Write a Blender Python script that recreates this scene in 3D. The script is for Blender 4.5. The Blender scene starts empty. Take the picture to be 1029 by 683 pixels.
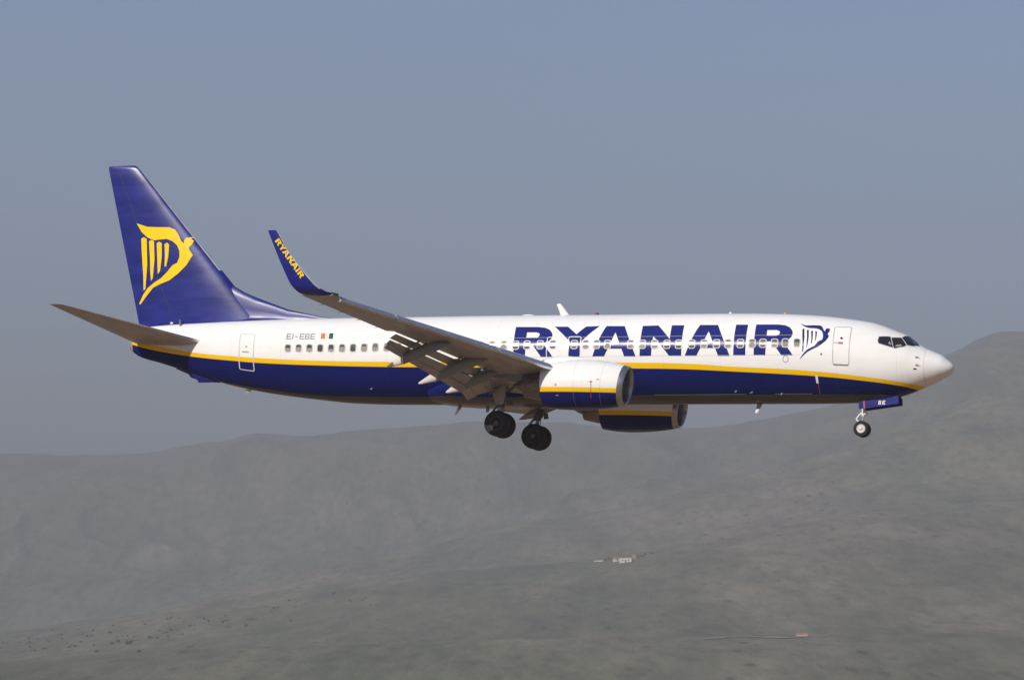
import bpy, bmesh, math, random
import numpy as np
from mathutils import Vector, Matrix, noise as mnoise
from mathutils.bvhtree import BVHTree
from mathutils.geometry import tessellate_polygon

random.seed(7)
rng = np.random.default_rng(7)
R = math.radians
scene = bpy.context.scene
COL = scene.collection

# ------------------------------------------------------------------ camera
PITCH = R(5.5)
CAM_Z = 2.0
LENS_PX = 3898.54                       # focal length in pixels of a 1029 px wide frame
cam_d = bpy.data.cameras.new('camera')
cam_d.sensor_width = 36.0
cam_d.lens = LENS_PX / 1029.0 * 36.0
cam_d.clip_start = 1.0
cam_d.clip_end = 60000.0
cam = bpy.data.objects.new('camera', cam_d)
COL.objects.link(cam)
cam.location = (0, 0, CAM_Z)
cam.rotation_euler = (math.pi / 2 + PITCH, 0, 0)
scene.camera = cam
CAM_R = np.array([1.0, 0, 0])
CAM_F = np.array([0, math.cos(PITCH), math.sin(PITCH)])
CAM_U = np.array([0, -math.sin(PITCH), math.cos(PITCH)])

# ------------------------------------------------------------------ pose of the aircraft seen from the airfield
YAW, EL, ROLL, DIST = 0.290799657, 0.119146242, 0.0248516891, 172.072675
OFF_A, OFF_B = 0.782211776, -0.861946081
_c = np.array([math.sin(YAW) * math.cos(EL), -math.cos(YAW) * math.cos(EL), -math.sin(EL)])
_f = -_c
_r = np.cross(_f, [0, 0, 1.0]); _r /= np.linalg.norm(_r)
_u = np.cross(_r, _f)
AR = _r * math.cos(ROLL) + _u * math.sin(ROLL)
AU = _u * math.cos(ROLL) - _r * math.sin(ROLL)
AF = _f
A2W = np.outer(CAM_R, AR) + np.outer(CAM_F, AF) + np.outer(CAM_U, AU)
S0, Z0 = 19.45, -3.74                    # base point: under the main wheels
cam_in_a = np.array([-19.0, 0, 0]) - AF * DIST - AR * OFF_A - AU * OFF_B
base_w = A2W @ (np.array([-S0, 0, Z0]) - cam_in_a) + np.array([0, 0, CAM_Z])

# ------------------------------------------------------------------ sun, sky, exposure
SUN_A = np.array([-0.262, -0.835, 0.460]); SUN_A /= np.linalg.norm(SUN_A)
SUN_W = A2W @ SUN_A
SUN_EL = math.asin(SUN_W[2])
SUN_AZ = math.atan2(SUN_W[0], SUN_W[1])
sun_d = bpy.data.lights.new('sun', 'SUN')
sun_d.energy = 4.7
sun_d.angle = R(0.5)
sun_d.color = (1.0, 0.94, 0.85)
sun = bpy.data.objects.new('sun', sun_d)
COL.objects.link(sun)
sun.rotation_euler = Vector((-SUN_W[0], -SUN_W[1], -SUN_W[2])).to_track_quat('-Z', 'Y').to_euler()
sun.location = (0, 0, 400)

world = bpy.data.worlds.new('World')
scene.world = world
world.use_nodes = True
wn = world.node_tree
bg = wn.nodes['Background']
sky = wn.nodes.new('ShaderNodeTexSky')
sky.sky_type = 'NISHITA'
sky.sun_disc = False
sky.sun_elevation = SUN_EL
sky.sun_rotation = SUN_AZ
sky.altitude = 0
sky.air_density = 1.0
sky.dust_density = 0.35
sky.ozone_density = 3.2
tint = wn.nodes.new('ShaderNodeMix'); tint.data_type = 'RGBA'; tint.blend_type = 'MULTIPLY'   # dusty, slightly lavender air
tint.inputs[0].default_value = 1.0
tint.inputs[7].default_value = (1.05, 0.985, 1.12, 1)
wn.links.new(sky.outputs[0], tint.inputs[6])
wn.links.new(tint.outputs[2], bg.inputs[0])
bg.inputs[1].default_value = 0.086

scene.view_settings.view_transform = 'Standard'
scene.view_settings.look = 'None'
scene.view_settings.gamma = 1.0
scene.view_settings.use_curve_mapping = False
scene.view_settings.exposure = 0.19
scene.cycles.use_denoising = True
scene.cycles.volume_bounces = 1
scene.cycles.max_bounces = 8

HAZE_DENSITY = 2.6e-4
HAZE_COLOR = (0.415, 0.435, 0.475)
HAZE_ANISO = 0.0

# ------------------------------------------------------------------ helpers
def newmat(name):
    m = bpy.data.materials.new(name)
    m.use_nodes = True
    return m, m.node_tree, m.node_tree.nodes['Principled BSDF']

def nd(nt, typ, **kw):
    n = nt.nodes.new(typ)
    for k, v in kw.items():
        setattr(n, k, v)
    return n

def math_n(nt, op, a, b=None, c=None, clamp=False):
    n = nt.nodes.new('ShaderNodeMath'); n.operation = op; n.use_clamp = clamp
    for i, v in enumerate((a, b, c)):
        if v is None: continue
        if isinstance(v, (int, float)): n.inputs[i].default_value = v
        else: nt.links.new(v, n.inputs[i])
    return n.outputs[0]

def mix_n(nt, fac, a, b, blend='MIX'):
    n = nt.nodes.new('ShaderNodeMix'); n.data_type = 'RGBA'; n.blend_type = blend
    for sock, v in ((n.inputs[0], fac), (n.inputs[6], a), (n.inputs[7], b)):
        if isinstance(v, (int, float)): sock.default_value = v
        elif isinstance(v, tuple): sock.default_value = (*v, 1.0) if len(v) == 3 else v
        else: nt.links.new(v, sock)
    return n.outputs[2]

def noise_n(nt, vec, scale, detail=3.0, rough=0.55):
    n = nt.nodes.new('ShaderNodeTexNoise')
    n.inputs['Scale'].default_value = scale
    n.inputs['Detail'].default_value = detail
    n.inputs['Roughness'].default_value = rough
    if vec is not None: nt.links.new(vec, n.inputs['Vector'])
    return n.outputs[0]

def ramp_n(nt, fac, stops):
    n = nt.nodes.new('ShaderNodeValToRGB')
    e = n.color_ramp.elements
    while len(e) < len(stops): e.new(0.5)
    for i, (p, c) in enumerate(stops):
        e[i].position = p
        e[i].color = (*c, 1.0) if isinstance(c, tuple) else (c, c, c, 1.0)
    nt.links.new(fac, n.inputs[0])
    return n.outputs[0]

def bump_n(nt, height, strength, dist, bsdf):
    b = nt.nodes.new('ShaderNodeBump')
    b.inputs['Strength'].default_value = strength
    b.inputs['Distance'].default_value = dist
    nt.links.new(height, b.inputs['Height'])
    nt.links.new(b.outputs[0], bsdf.inputs['Normal'])

def paint(name, col, rough=0.3, metal=0.0, var=0.06, scale=1.5, coat=0.0, spec=0.5, bump=0.0, streak=None):
    """plain paint or metal with slight tonal and gloss variation"""
    m, nt, b = newmat(name)
    tc = nd(nt, 'ShaderNodeTexCoord')
    vec = tc.outputs['Object']
    if streak:
        mp = nd(nt, 'ShaderNodeMapping'); mp.inputs['Scale'].default_value = streak
        nt.links.new(vec, mp.inputs['Vector']); vec = mp.outputs[0]
    n = noise_n(nt, vec, scale, 4.0)
    lo = tuple(c * (1 - var * 2) for c in col); hi = tuple(min(1, c * (1 + var * 2)) for c in col)
    nt.links.new(ramp_n(nt, n, [(0.3, lo), (0.7, hi)]), b.inputs['Base Color'])
    nt.links.new(ramp_n(nt, n, [(0.3, max(0.02, rough * 0.85)), (0.7, min(1, rough * 1.15))]), b.inputs['Roughness'])
    b.inputs['Metallic'].default_value = metal
    b.inputs['Specular IOR Level'].default_value = spec
    b.inputs['Coat Weight'].default_value = coat
    if bump: bump_n(nt, noise_n(nt, tc.outputs['Object'], scale * 8, 3.0), 0.4, bump, b)
    return m

def mesh_obj(name, verts, faces, mats, parent=None, midx=None, smooth=True, sharp=35):
    me = bpy.data.meshes.new(name)
    me.from_pydata([tuple(map(float, v)) for v in verts], [], faces)
    for m in (mats if isinstance(mats, (list, tuple)) else [mats]):
        me.materials.append(m)
    if midx is not None:
        me.polygons.foreach_set('material_index', np.array(midx, dtype=np.int32))
    me.polygons.foreach_set('use_smooth', np.full(len(me.polygons), smooth))
    bm = bmesh.new(); bm.from_mesh(me)
    bmesh.ops.recalc_face_normals(bm, faces=bm.faces)
    bm.to_mesh(me); bm.free()
    if smooth and sharp: me.set_sharp_from_angle(angle=R(sharp))
    me.update()
    o = bpy.data.objects.new(name, me)
    COL.objects.link(o)
    if parent is not None: o.parent = parent
    return o

class MB:
    """collects shapes in aircraft coordinates (s aft of the nose, y to port, z up)"""
    def __init__(self): self.v = []; self.f = []; self.m = []
    def P(self, s, y, z): self.v.append((S0 - s, y, z - Z0)); return len(self.v) - 1
    def face(self, idx, m=0): self.f.append(list(idx)); self.m.append(m)
    def loft(self, secs, m=0, cap=True, mfun=None, closed=True):
        rows = [[self.P(*p) for p in sec] for sec in secs]
        n = len(rows[0])
        for i in range(len(rows) - 1):
            for j in range(n if closed else n - 1):
                k = (j + 1) % n
                self.face((rows[i][j], rows[i][k], rows[i + 1][k], rows[i + 1][j]), mfun(i, j) if mfun else m)
        if cap and closed:
            self.face(rows[0][::-1], mfun(0, -1) if mfun else m)
            self.face(rows[-1], mfun(len(rows) - 2, -1) if mfun else m)
        return rows
    def tube(self, a, b, ra, rb=None, n=14, m=0, mid=()):
        a = np.array(a, float); b = np.array(b, float); rb = ra if rb is None else rb
        d = b - a; d /= np.linalg.norm(d)
        u = np.cross(d, [0, 0, 1.0] if abs(d[2]) < 0.9 else [1.0, 0, 0]); u /= np.linalg.norm(u); w = np.cross(d, u)
        secs = []
        for t, r in [(0, ra)] + list(mid) + [(1, rb)]:
            c = a + (b - a) * t
            secs.append([tuple(c + r * (u * math.cos(q) + w * math.sin(q))) for q in np.linspace(0, 2 * math.pi, n, endpoint=False)])
        self.loft(secs, m)
    def box(self, s0, s1, y0, y1, z0, z1, m=0):
        self.loft([[(s, y0, z0), (s, y1, z0), (s, y1, z1), (s, y0, z1)] for s in (s0, s1)], m)
    def lathe_y(self, cs, cy, cz, prof, n=40, mf=None):
        """profile (dy, r) turned round an axle along y"""
        secs = [[(cs + r * math.cos(q), cy + dy, cz + r * math.sin(q)) for q in np.linspace(0, 2 * math.pi, n, endpoint=False)] for dy, r in prof]
        self.loft(secs, mfun=mf, cap=True)
    def lathe_s(self, cy, cz, prof, n=56, mf=None, cap=False, shear=None, squash=None):
        secs = []
        for s, r in prof:
            sec = []
            for q in np.linspace(0, 2 * math.pi, n, endpoint=False):
                y = r * math.cos(q); z = r * math.sin(q)
                if squash: y, z = squash(s, y, z)
                sec.append((s + (shear(s) * z if shear else 0), cy + y, cz + z))
            secs.append(sec)
        self.loft(secs, mfun=mf, cap=cap)
    def ball(self, c, r, sc=(1, 1, 1), n=12, m=0):
        secs = []
        for t in np.linspace(0.06, math.pi - 0.06, n):
            secs.append([(c[0] - r * sc[0] * math.cos(t), c[1] + r * sc[1] * math.sin(t) * math.cos(q), c[2] + r * sc[2] * math.sin(t) * math.sin(q)) for q in np.linspace(0, 2 * math.pi, n * 2, endpoint=False)])
        self.loft(secs, m)
    def build(self, name, mats, parent, smooth=True, sharp=35):
        return mesh_obj(name, self.v, self.f, mats, parent, self.m, smooth, sharp)

def tag(o, label=None, category=None, group=None, kind=None):
    if label: o['label'] = label
    if category: o['category'] = category
    if group: o['group'] = group
    if kind: o['kind'] = kind
    return o

# ------------------------------------------------------------------ materials
def livery(name, lines_top, lines_bot, lines_belly, grey_end=None):
    """white above, yellow cheat line, navy below, grey belly, split by height along the body"""
    m, nt, b = newmat(name)
    tc = nd(nt, 'ShaderNodeTexCoord')
    sp = nd(nt, 'ShaderNodeSeparateXYZ'); nt.links.new(tc.outputs['Object'], sp.inputs[0])
    s = math_n(nt, 'SUBTRACT', S0, sp.outputs[0])
    z = math_n(nt, 'ADD', sp.outputs[2], Z0)
    sn = math_n(nt, 'DIVIDE', s, 40.0, clamp=True)
    def curve(pts):
        n = nt.nodes.new('ShaderNodeFloatCurve')
        cv = n.mapping.curves[0]
        pts = sorted((a / 40.0, (c + 4.0) / 8.0) for a, c in pts)
        cv.points[0].location = pts[0]; cv.points[1].location = pts[-1]
        for p in pts[1:-1]: cv.points.new(*p)
        for p in cv.points: p.handle_type = 'AUTO_CLAMPED'
        n.mapping.use_clip = False
        n.mapping.update()
        nt.links.new(sn, n.inputs['Value'])
        return math_n(nt, 'SUBTRACT', math_n(nt, 'MULTIPLY', n.outputs[0], 8.0), 4.0)
    def above(c):                           # a 12 mm soft edge
        return math_n(nt, 'ADD', math_n(nt, 'DIVIDE', math_n(nt, 'SUBTRACT', z, c), 0.012), 0.5, clamp=True)
    n1 = noise_n(nt, tc.outputs['Object'], 0.9, 5.0)
    mp = nd(nt, 'ShaderNodeMapping'); mp.inputs['Scale'].default_value = (0.25, 1, 1.6)
    nt.links.new(tc.outputs['Object'], mp.inputs['Vector'])
    n2 = noise_n(nt, mp.outputs[0], 1.6, 6.0, 0.65)
    white = ramp_n(nt, n2, [(0.25, (0.80, 0.785, 0.755)), (0.7, (0.86, 0.85, 0.825))])
    blue = ramp_n(nt, n2, [(0.25, (0.005, 0.009, 0.088)), (0.75, (0.008, 0.013, 0.118))])
    grey = ramp_n(nt, n2, [(0.25, (0.07, 0.064, 0.058)), (0.75, (0.115, 0.108, 0.10))])
    c = mix_n(nt, above(curve(lines_belly)), grey, blue)
    c = mix_n(nt, above(curve(lines_bot)), c, (0.86, 0.52, 0.004))
    c = mix_n(nt, above(curve(lines_top)), c, white)
    # skin joints: hairlines round the body
    fr = math_n(nt, 'FRACT', math_n(nt, 'DIVIDE', math_n(nt, 'ADD', s, 0.31), 2.54))
    line = math_n(nt, 'LESS_THAN', fr, 0.006)
    c = mix_n(nt, math_n(nt, 'MULTIPLY', line, 0.16), c, (0.08, 0.08, 0.08))
    if grey_end:
        c = mix_n(nt, math_n(nt, 'GREATER_THAN', s, grey_end), c, (0.30, 0.28, 0.26))
    nt.links.new(c, b.inputs['Base Color'])
    nt.links.new(ramp_n(nt, n1, [(0.3, 0.16), (0.7, 0.21)]), b.inputs['Roughness'])
    b.inputs['Specular IOR Level'].default_value = 0.07
    mp2 = nd(nt, 'ShaderNodeMapping'); mp2.inputs['Scale'].default_value = (1.0, 1, 0.35)
    nt.links.new(tc.outputs['Object'], mp2.inputs['Vector'])
    bump_n(nt, noise_n(nt, mp2.outputs[0], 1.7, 2.0), 0.10, 0.012, b)
    return m

BELLY = [(0, -1.7), (4, -1.755), (12, -1.735), (23, -1.735), (27.4, -1.675), (29.6, -1.51), (31.65, -1.23), (34, -0.86), (40, -0.2)]
STRT = [(0, -1.45), (1.25, -1.36), (1.76, -1.29), (2.54, -1.186), (3.72, -1.045), (5.1, -0.888), (7.18, -0.72), (9.49, -0.595), (11.2, -0.47), (14.7, -0.387), (23.5, -0.294), (25.05, -0.265), (28.4, -0.165), (31.28, 0.012), (32.3, 0.10), (33.94, 0.262), (35.15, 0.445), (36.6, 0.72), (37.6, 0.95), (37.8, 1.6), (40, 2)]
STRB = [(0, -1.68), (1.0, -1.60), (1.57, -1.49), (2.56, -1.344), (3.73, -1.215), (5.13, -1.075), (7.19, -0.93), (9.5, -0.80), (11.4, -0.70), (13.9, -0.645), (23.3, -0.516), (25.06, -0.487), (28.4, -0.373), (31.29, -0.20), (32.16, -0.12), (35.16, 0.244), (37.4, 0.68), (37.8, 0.80), (40, 1.1)]
M = {}
M['livery'] = livery('fuselage_paint', STRT, STRB, BELLY, 37.86)
M['nacelle'] = livery('nacelle_paint', [(0, -2.2), (13.37, -1.95), (16.86, -1.87), (40, -1.4)], [(0, -2.4), (13.37, -2.14), (16.86, -2.07), (40, -1.6)], [(0, -2.7), (40, -2.7)])
M['fairing'] = livery('belly_paint', [(0, -0.39), (40, -0.29)], [(0, -0.62), (40, -0.5)], [(0, -1.74), (17, -1.80), (20, -1.86), (23, -1.76), (40, -1.74)])
M['white'] = paint('white_paint', (0.79, 0.78, 0.76), 0.24, var=0.02)
M['satin'] = paint('satin_navy_paint', (0.010, 0.016, 0.17), 0.36, var=0.08, scale=0.8)
M['navy'] = paint('navy_paint', (0.010, 0.016, 0.17), 0.27, var=0.10, spec=0.3, scale=0.8, streak=(0.6, 1, 2.2), bump=0.001)
M['title'] = paint('title_paint', (0.018, 0.026, 0.165), 0.185, var=0.03, spec=0.07)
M['yellow'] = paint('yellow_paint', (0.93, 0.60, 0.003), 0.35, var=0.02, spec=0.15)
M['orange'] = paint('orange_paint', (0.80, 0.17, 0.03), 0.3, var=0.02)
M['green'] = paint('green_paint', (0.01, 0.09, 0.05), 0.3, var=0.02)
M['grey'] = paint('grey_paint', (0.34, 0.32, 0.30), 0.32, var=0.10, scale=0.9, streak=(2.5, 0.5, 1))
M['dkgrey'] = paint('fairing_grey_paint', (0.21, 0.21, 0.21), 0.34, var=0.07)
M['cream'] = paint('cream_paint', (0.66, 0.62, 0.54), 0.35, var=0.04)
M['metal'] = paint('bare_aluminium', (0.62, 0.63, 0.65), 0.24, 0.9, var=0.05, scale=3)
M['gloss'] = paint('gloss_navy_paint', (0.010, 0.016, 0.17), 0.16, var=0.05)
M['lip'] = paint('lip_aluminium', (0.40, 0.40, 0.42), 0.30, 0.85, var=0.04, scale=2)
M['dkmetal'] = paint('hot_section_metal', (0.20, 0.17, 0.145), 0.36, 0.75, var=0.14, scale=2.5, streak=(1, 4, 4))
M['duct'] = paint('duct_grey', (0.20, 0.205, 0.22), 0.4, var=0.06)
M['black'] = paint('black_rubber', (0.012, 0.012, 0.013), 0.85, var=0.12, scale=6)
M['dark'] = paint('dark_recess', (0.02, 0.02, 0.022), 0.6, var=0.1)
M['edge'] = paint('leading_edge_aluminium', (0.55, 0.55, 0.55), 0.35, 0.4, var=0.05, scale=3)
M['faint'] = paint('joint_filler', (0.58, 0.56, 0.53), 0.4, var=0.04)
M['line'] = paint('seal_grey', (0.36, 0.345, 0.32), 0.5, var=0.05)
M['pale'] = paint('pale_seal', (0.74, 0.72, 0.68), 0.35, var=0.03)
M['winframe'] = paint('window_frame_paint', (0.58, 0.56, 0.53), 0.3, var=0.04, spec=0.07)
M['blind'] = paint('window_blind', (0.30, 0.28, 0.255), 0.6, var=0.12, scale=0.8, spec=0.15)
M['hub'] = paint('dark_wheel_rim', (0.05, 0.05, 0.05), 0.7, 0.1, var=0.1, scale=8)  # darker tone than the nose wheel rims
M['rim'] = paint('wheel_rim_grey', (0.55, 0.54, 0.52), 0.4, 0.2, var=0.06)
M['gear'] = paint('gear_shaded_steel', (0.10, 0.10, 0.10), 0.4, 0.3, var=0.2, scale=5)  # steel colour darkened to stand for shadow on the gear
M['steel'] = paint('gear_steel', (0.42, 0.42, 0.42), 0.35, 0.3, var=0.1, scale=5)
M['amber'] = paint('amber_lens', (0.75, 0.36, 0.03), 0.3, var=0.02)
M['teal'] = paint('painted_reflection', (0.055, 0.08, 0.095), 0.15, var=0.1)  # reflection colour laid on the front cockpit pane
M['beacon'] = paint('beacon_lens', (0.22, 0.012, 0.012), 0.25, var=0.02)
M['door_line'] = paint('door_seal', (0.47, 0.44, 0.40), 0.5, var=0.05)
M['red'] = paint('red_paint', (0.42, 0.025, 0.03), 0.4, var=0.03)
m_, nt_, b_ = newmat('window_glass')
b_.inputs['Base Color'].default_value = (0.07, 0.07, 0.07, 1); b_.inputs['Roughness'].default_value = 0.15; b_.inputs['Specular IOR Level'].default_value = 0.15
M['glass'] = m_
m_, nt_, b_ = newmat('cockpit_glass')
b_.inputs['Base Color'].default_value = (0.018, 0.022, 0.028, 1); b_.inputs['Roughness'].default_value = 0.06
M['cglass'] = m_

# ================================================================== AIRLINER
airliner = bpy.data.objects.new('airliner', None)
COL.objects.link(airliner)
airliner.empty_display_size = 2
airliner.matrix_world = Matrix([[*A2W[0], base_w[0]], [*A2W[1], base_w[1]], [*A2W[2], base_w[2]], [0, 0, 0, 1]])
tag(airliner, 'white and navy twin engine passenger jet flying low with wheels and flaps down', 'airliner')

# ---- fuselage surface: stations, half width, top and bottom
FS = np.array([0, 0.03, 0.1, 0.25, 0.5, 0.8, 1.2, 1.6, 2, 2.5, 3, 3.5, 4.2, 5, 6, 7.5, 9, 12, 15, 18, 21, 23, 25, 27, 29, 31, 33, 35, 36.5, 37.6, 38.02])
FW = np.array([0, 0.18, 0.32, 0.5, 0.7, 0.87, 1.06, 1.2, 1.35, 1.5, 1.62, 1.7, 1.79, 1.85, 1.88, 1.88, 1.88, 1.88, 1.88, 1.88, 1.88, 1.88, 1.86, 1.79, 1.65, 1.435, 1.15, 0.815, 0.543, 0.33, 0.22])
FT = np.array([-0.544, -0.427, -0.33, -0.206, -0.002, 0.138, 0.314, 0.574, 0.875, 1.077, 1.279, 1.436, 1.564, 1.68, 1.785, 1.868, 1.912, 1.929, 1.937, 1.948, 1.955, 1.947, 1.943, 1.94, 1.931, 1.906, 1.859, 1.791, 1.711, 1.564, 1.198])
FB = np.array([-0.544, -0.661, -0.758, -0.882, -1.021, -1.176, -1.348, -1.521, -1.671, -1.812, -1.912, -1.963, -2.023, -2.042, -2.051, -2.046, -2.043, -2.036, -2.026, -2.016, -2.006, -1.999, -1.983, -1.917, -1.72, -1.462, -1.073, -0.488, -0.025, 0.3, 0.585])
FM = FB + (FT - FB) * np.interp(FS, [0, 1, 4, 7, 24, 38], [.5, .5, .52, .531, .531, .55])

def pchip(x, xk, yk):
    h = np.diff(xk); d = np.diff(yk) / h
    m = np.zeros_like(yk)
    for i in range(1, len(xk) - 1):
        if d[i - 1] * d[i] > 0:
            w1 = 2 * h[i] + h[i - 1]; w2 = h[i] + 2 * h[i - 1]
            m[i] = (w1 + w2) / (w1 / d[i - 1] + w2 / d[i])
    m[0] = d[0]; m[-1] = d[-1]
    i = np.clip(np.searchsorted(xk, x) - 1, 0, len(xk) - 2); t = (x - xk[i]) / h[i]
    return (2*t**3 - 3*t**2 + 1) * yk[i] + (t**3 - 2*t**2 + t) * h[i] * m[i] + (-2*t**3 + 3*t**2) * yk[i + 1] + (t**3 - t**2) * h[i] * m[i + 1]

def fsec(s):
    s = np.clip(s, 0, 38.02); q = np.sqrt(s); k = np.sqrt(FS)
    return pchip(q, k, FW), pchip(q, k, FT), pchip(q, k, FB), pchip(q, k, FM)

def fpt(s, ph):                              # ph = 0 starboard side, pi/2 top
    s = np.asarray(s, float); ph = np.asarray(ph, float)
    hw, zt, zb, zm = fsec(s); sn = np.sin(ph)
    z = np.where(sn > 0, zm + (zt - zm) * sn, zm + (zm - zb) * sn)
    return np.stack([s + 0 * ph, -hw * np.cos(ph), z], -1)

def fpt_off(s, ph, off):
    e = 1e-3
    s = np.asarray(s, float); ph = np.asarray(ph, float)
    p = fpt(s, ph); a = fpt(s + e, ph) - fpt(np.maximum(s - e, 0), ph); b = fpt(s, ph + e) - fpt(s, ph - e)
    n = np.cross(a, b); n /= np.linalg.norm(n, axis=-1, keepdims=True) + 1e-12
    _, _, _, zm = fsec(s)
    ctr = np.stack([s, 0 * s, zm], -1)
    sg = np.sign(((p - ctr) * n).sum(-1, keepdims=True))
    return p + n * sg * off

b = MB()
NS, NP = 260, 144
st = np.concatenate([[0.0006], (np.linspace(0.02, 1, 90) ** 2) * 6, np.linspace(6.15, 38.02, NS - 90)])
secs = []
phs = np.linspace(0, 2 * math.pi, NP, endpoint=False)
for s in st: secs.append([tuple(p) for p in fpt(np.full(NP, s), phs)])
b.loft(secs)
fuselage = b.build('fuselage', M['livery'], airliner, sharp=None)

def decal_tris(loops, gs, gp):
    """triangles of a flat outline with holes, cut along a grid so that they can follow a curved skin"""
    vs = [Vector((q[0], q[1], 0)) for lp in loops for q in lp]
    tris = tessellate_polygon([[Vector((q[0], q[1], 0)) for q in lp] for lp in loops])
    bm = bmesh.new()
    bv = [bm.verts.new(v) for v in vs]
    for t in tris:
        try: bm.faces.new([bv[i] for i in t])
        except ValueError: pass
    bmesh.ops.remove_doubles(bm, verts=bm.verts[:], dist=1e-5)
    xs = [v.co.x for v in bm.verts]; ys = [v.co.y for v in bm.verts]
    for ax, lo, hi, g in ((0, min(xs), max(xs), gs), (1, min(ys), max(ys), gp)):
        k = math.ceil(lo / g + 1e-6)
        while k * g < hi - 1e-6:
            co = (k * g, 0, 0) if ax == 0 else (0, k * g, 0)
            no = (1, 0, 0) if ax == 0 else (0, 1, 0)
            bmesh.ops.bisect_plane(bm, geom=bm.verts[:] + bm.edges[:] + bm.faces[:], plane_co=co, plane_no=no)
            k += 1
    bmesh.ops.triangulate(bm, faces=bm.faces[:])
    bm.verts.ensure_lookup_table(); bm.verts.index_update()
    V = np.array([[v.co.x, v.co.y] for v in bm.verts]); F = [[v.index for v in f.verts] for f in bm.faces]
    bm.free()
    return V, F

def fus_decal(name, layers, parent=fuselage, mirror=False):
    """layers: (list of outlines in (station, angle), offset, material)"""
    v = []; f = []; mi = []; mats = []
    for polys, off, mat in layers:
        if mat not in mats: mats.append(mat)
        for loops in polys:
            smin = min(q[0] for q in loops[0])
            V, F = decal_tris(loops, 0.12 if smin < 6 else 0.8, 0.05)
            P = fpt_off(V[:, 0], V[:, 1], off)
            if mirror: P[:, 1] *= -1
            k = len(v)
            v += [(S0 - p[0], p[1], p[2] - Z0) for p in P]
            f += [[i + k for i in t] for t in F]; mi += [mats.index(mat)] * len(F)
    me = bpy.data.meshes.new(name); me.from_pydata(v, [], f)
    for mt in mats: me.materials.append(mt)
    me.polygons.foreach_set('material_index', np.array(mi, dtype=np.int32))
    me.polygons.foreach_set('use_smooth', np.full(len(me.polygons), True))
    # faces must look outwards
    bm = bmesh.new(); bm.from_mesh(me)
    for fc in bm.faces:
        c = fc.calc_center_median()
        _, _, _, zm = fsec(np.array(S0 - c.x))
        if fc.normal.dot(Vector((0, c.y, c.z + Z0 - float(zm)))) < 0: fc.normal_flip()
    bm.to_mesh(me); bm.free()
    o = bpy.data.objects.new(name, me); COL.objects.link(o); o.parent = parent
    return o

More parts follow.
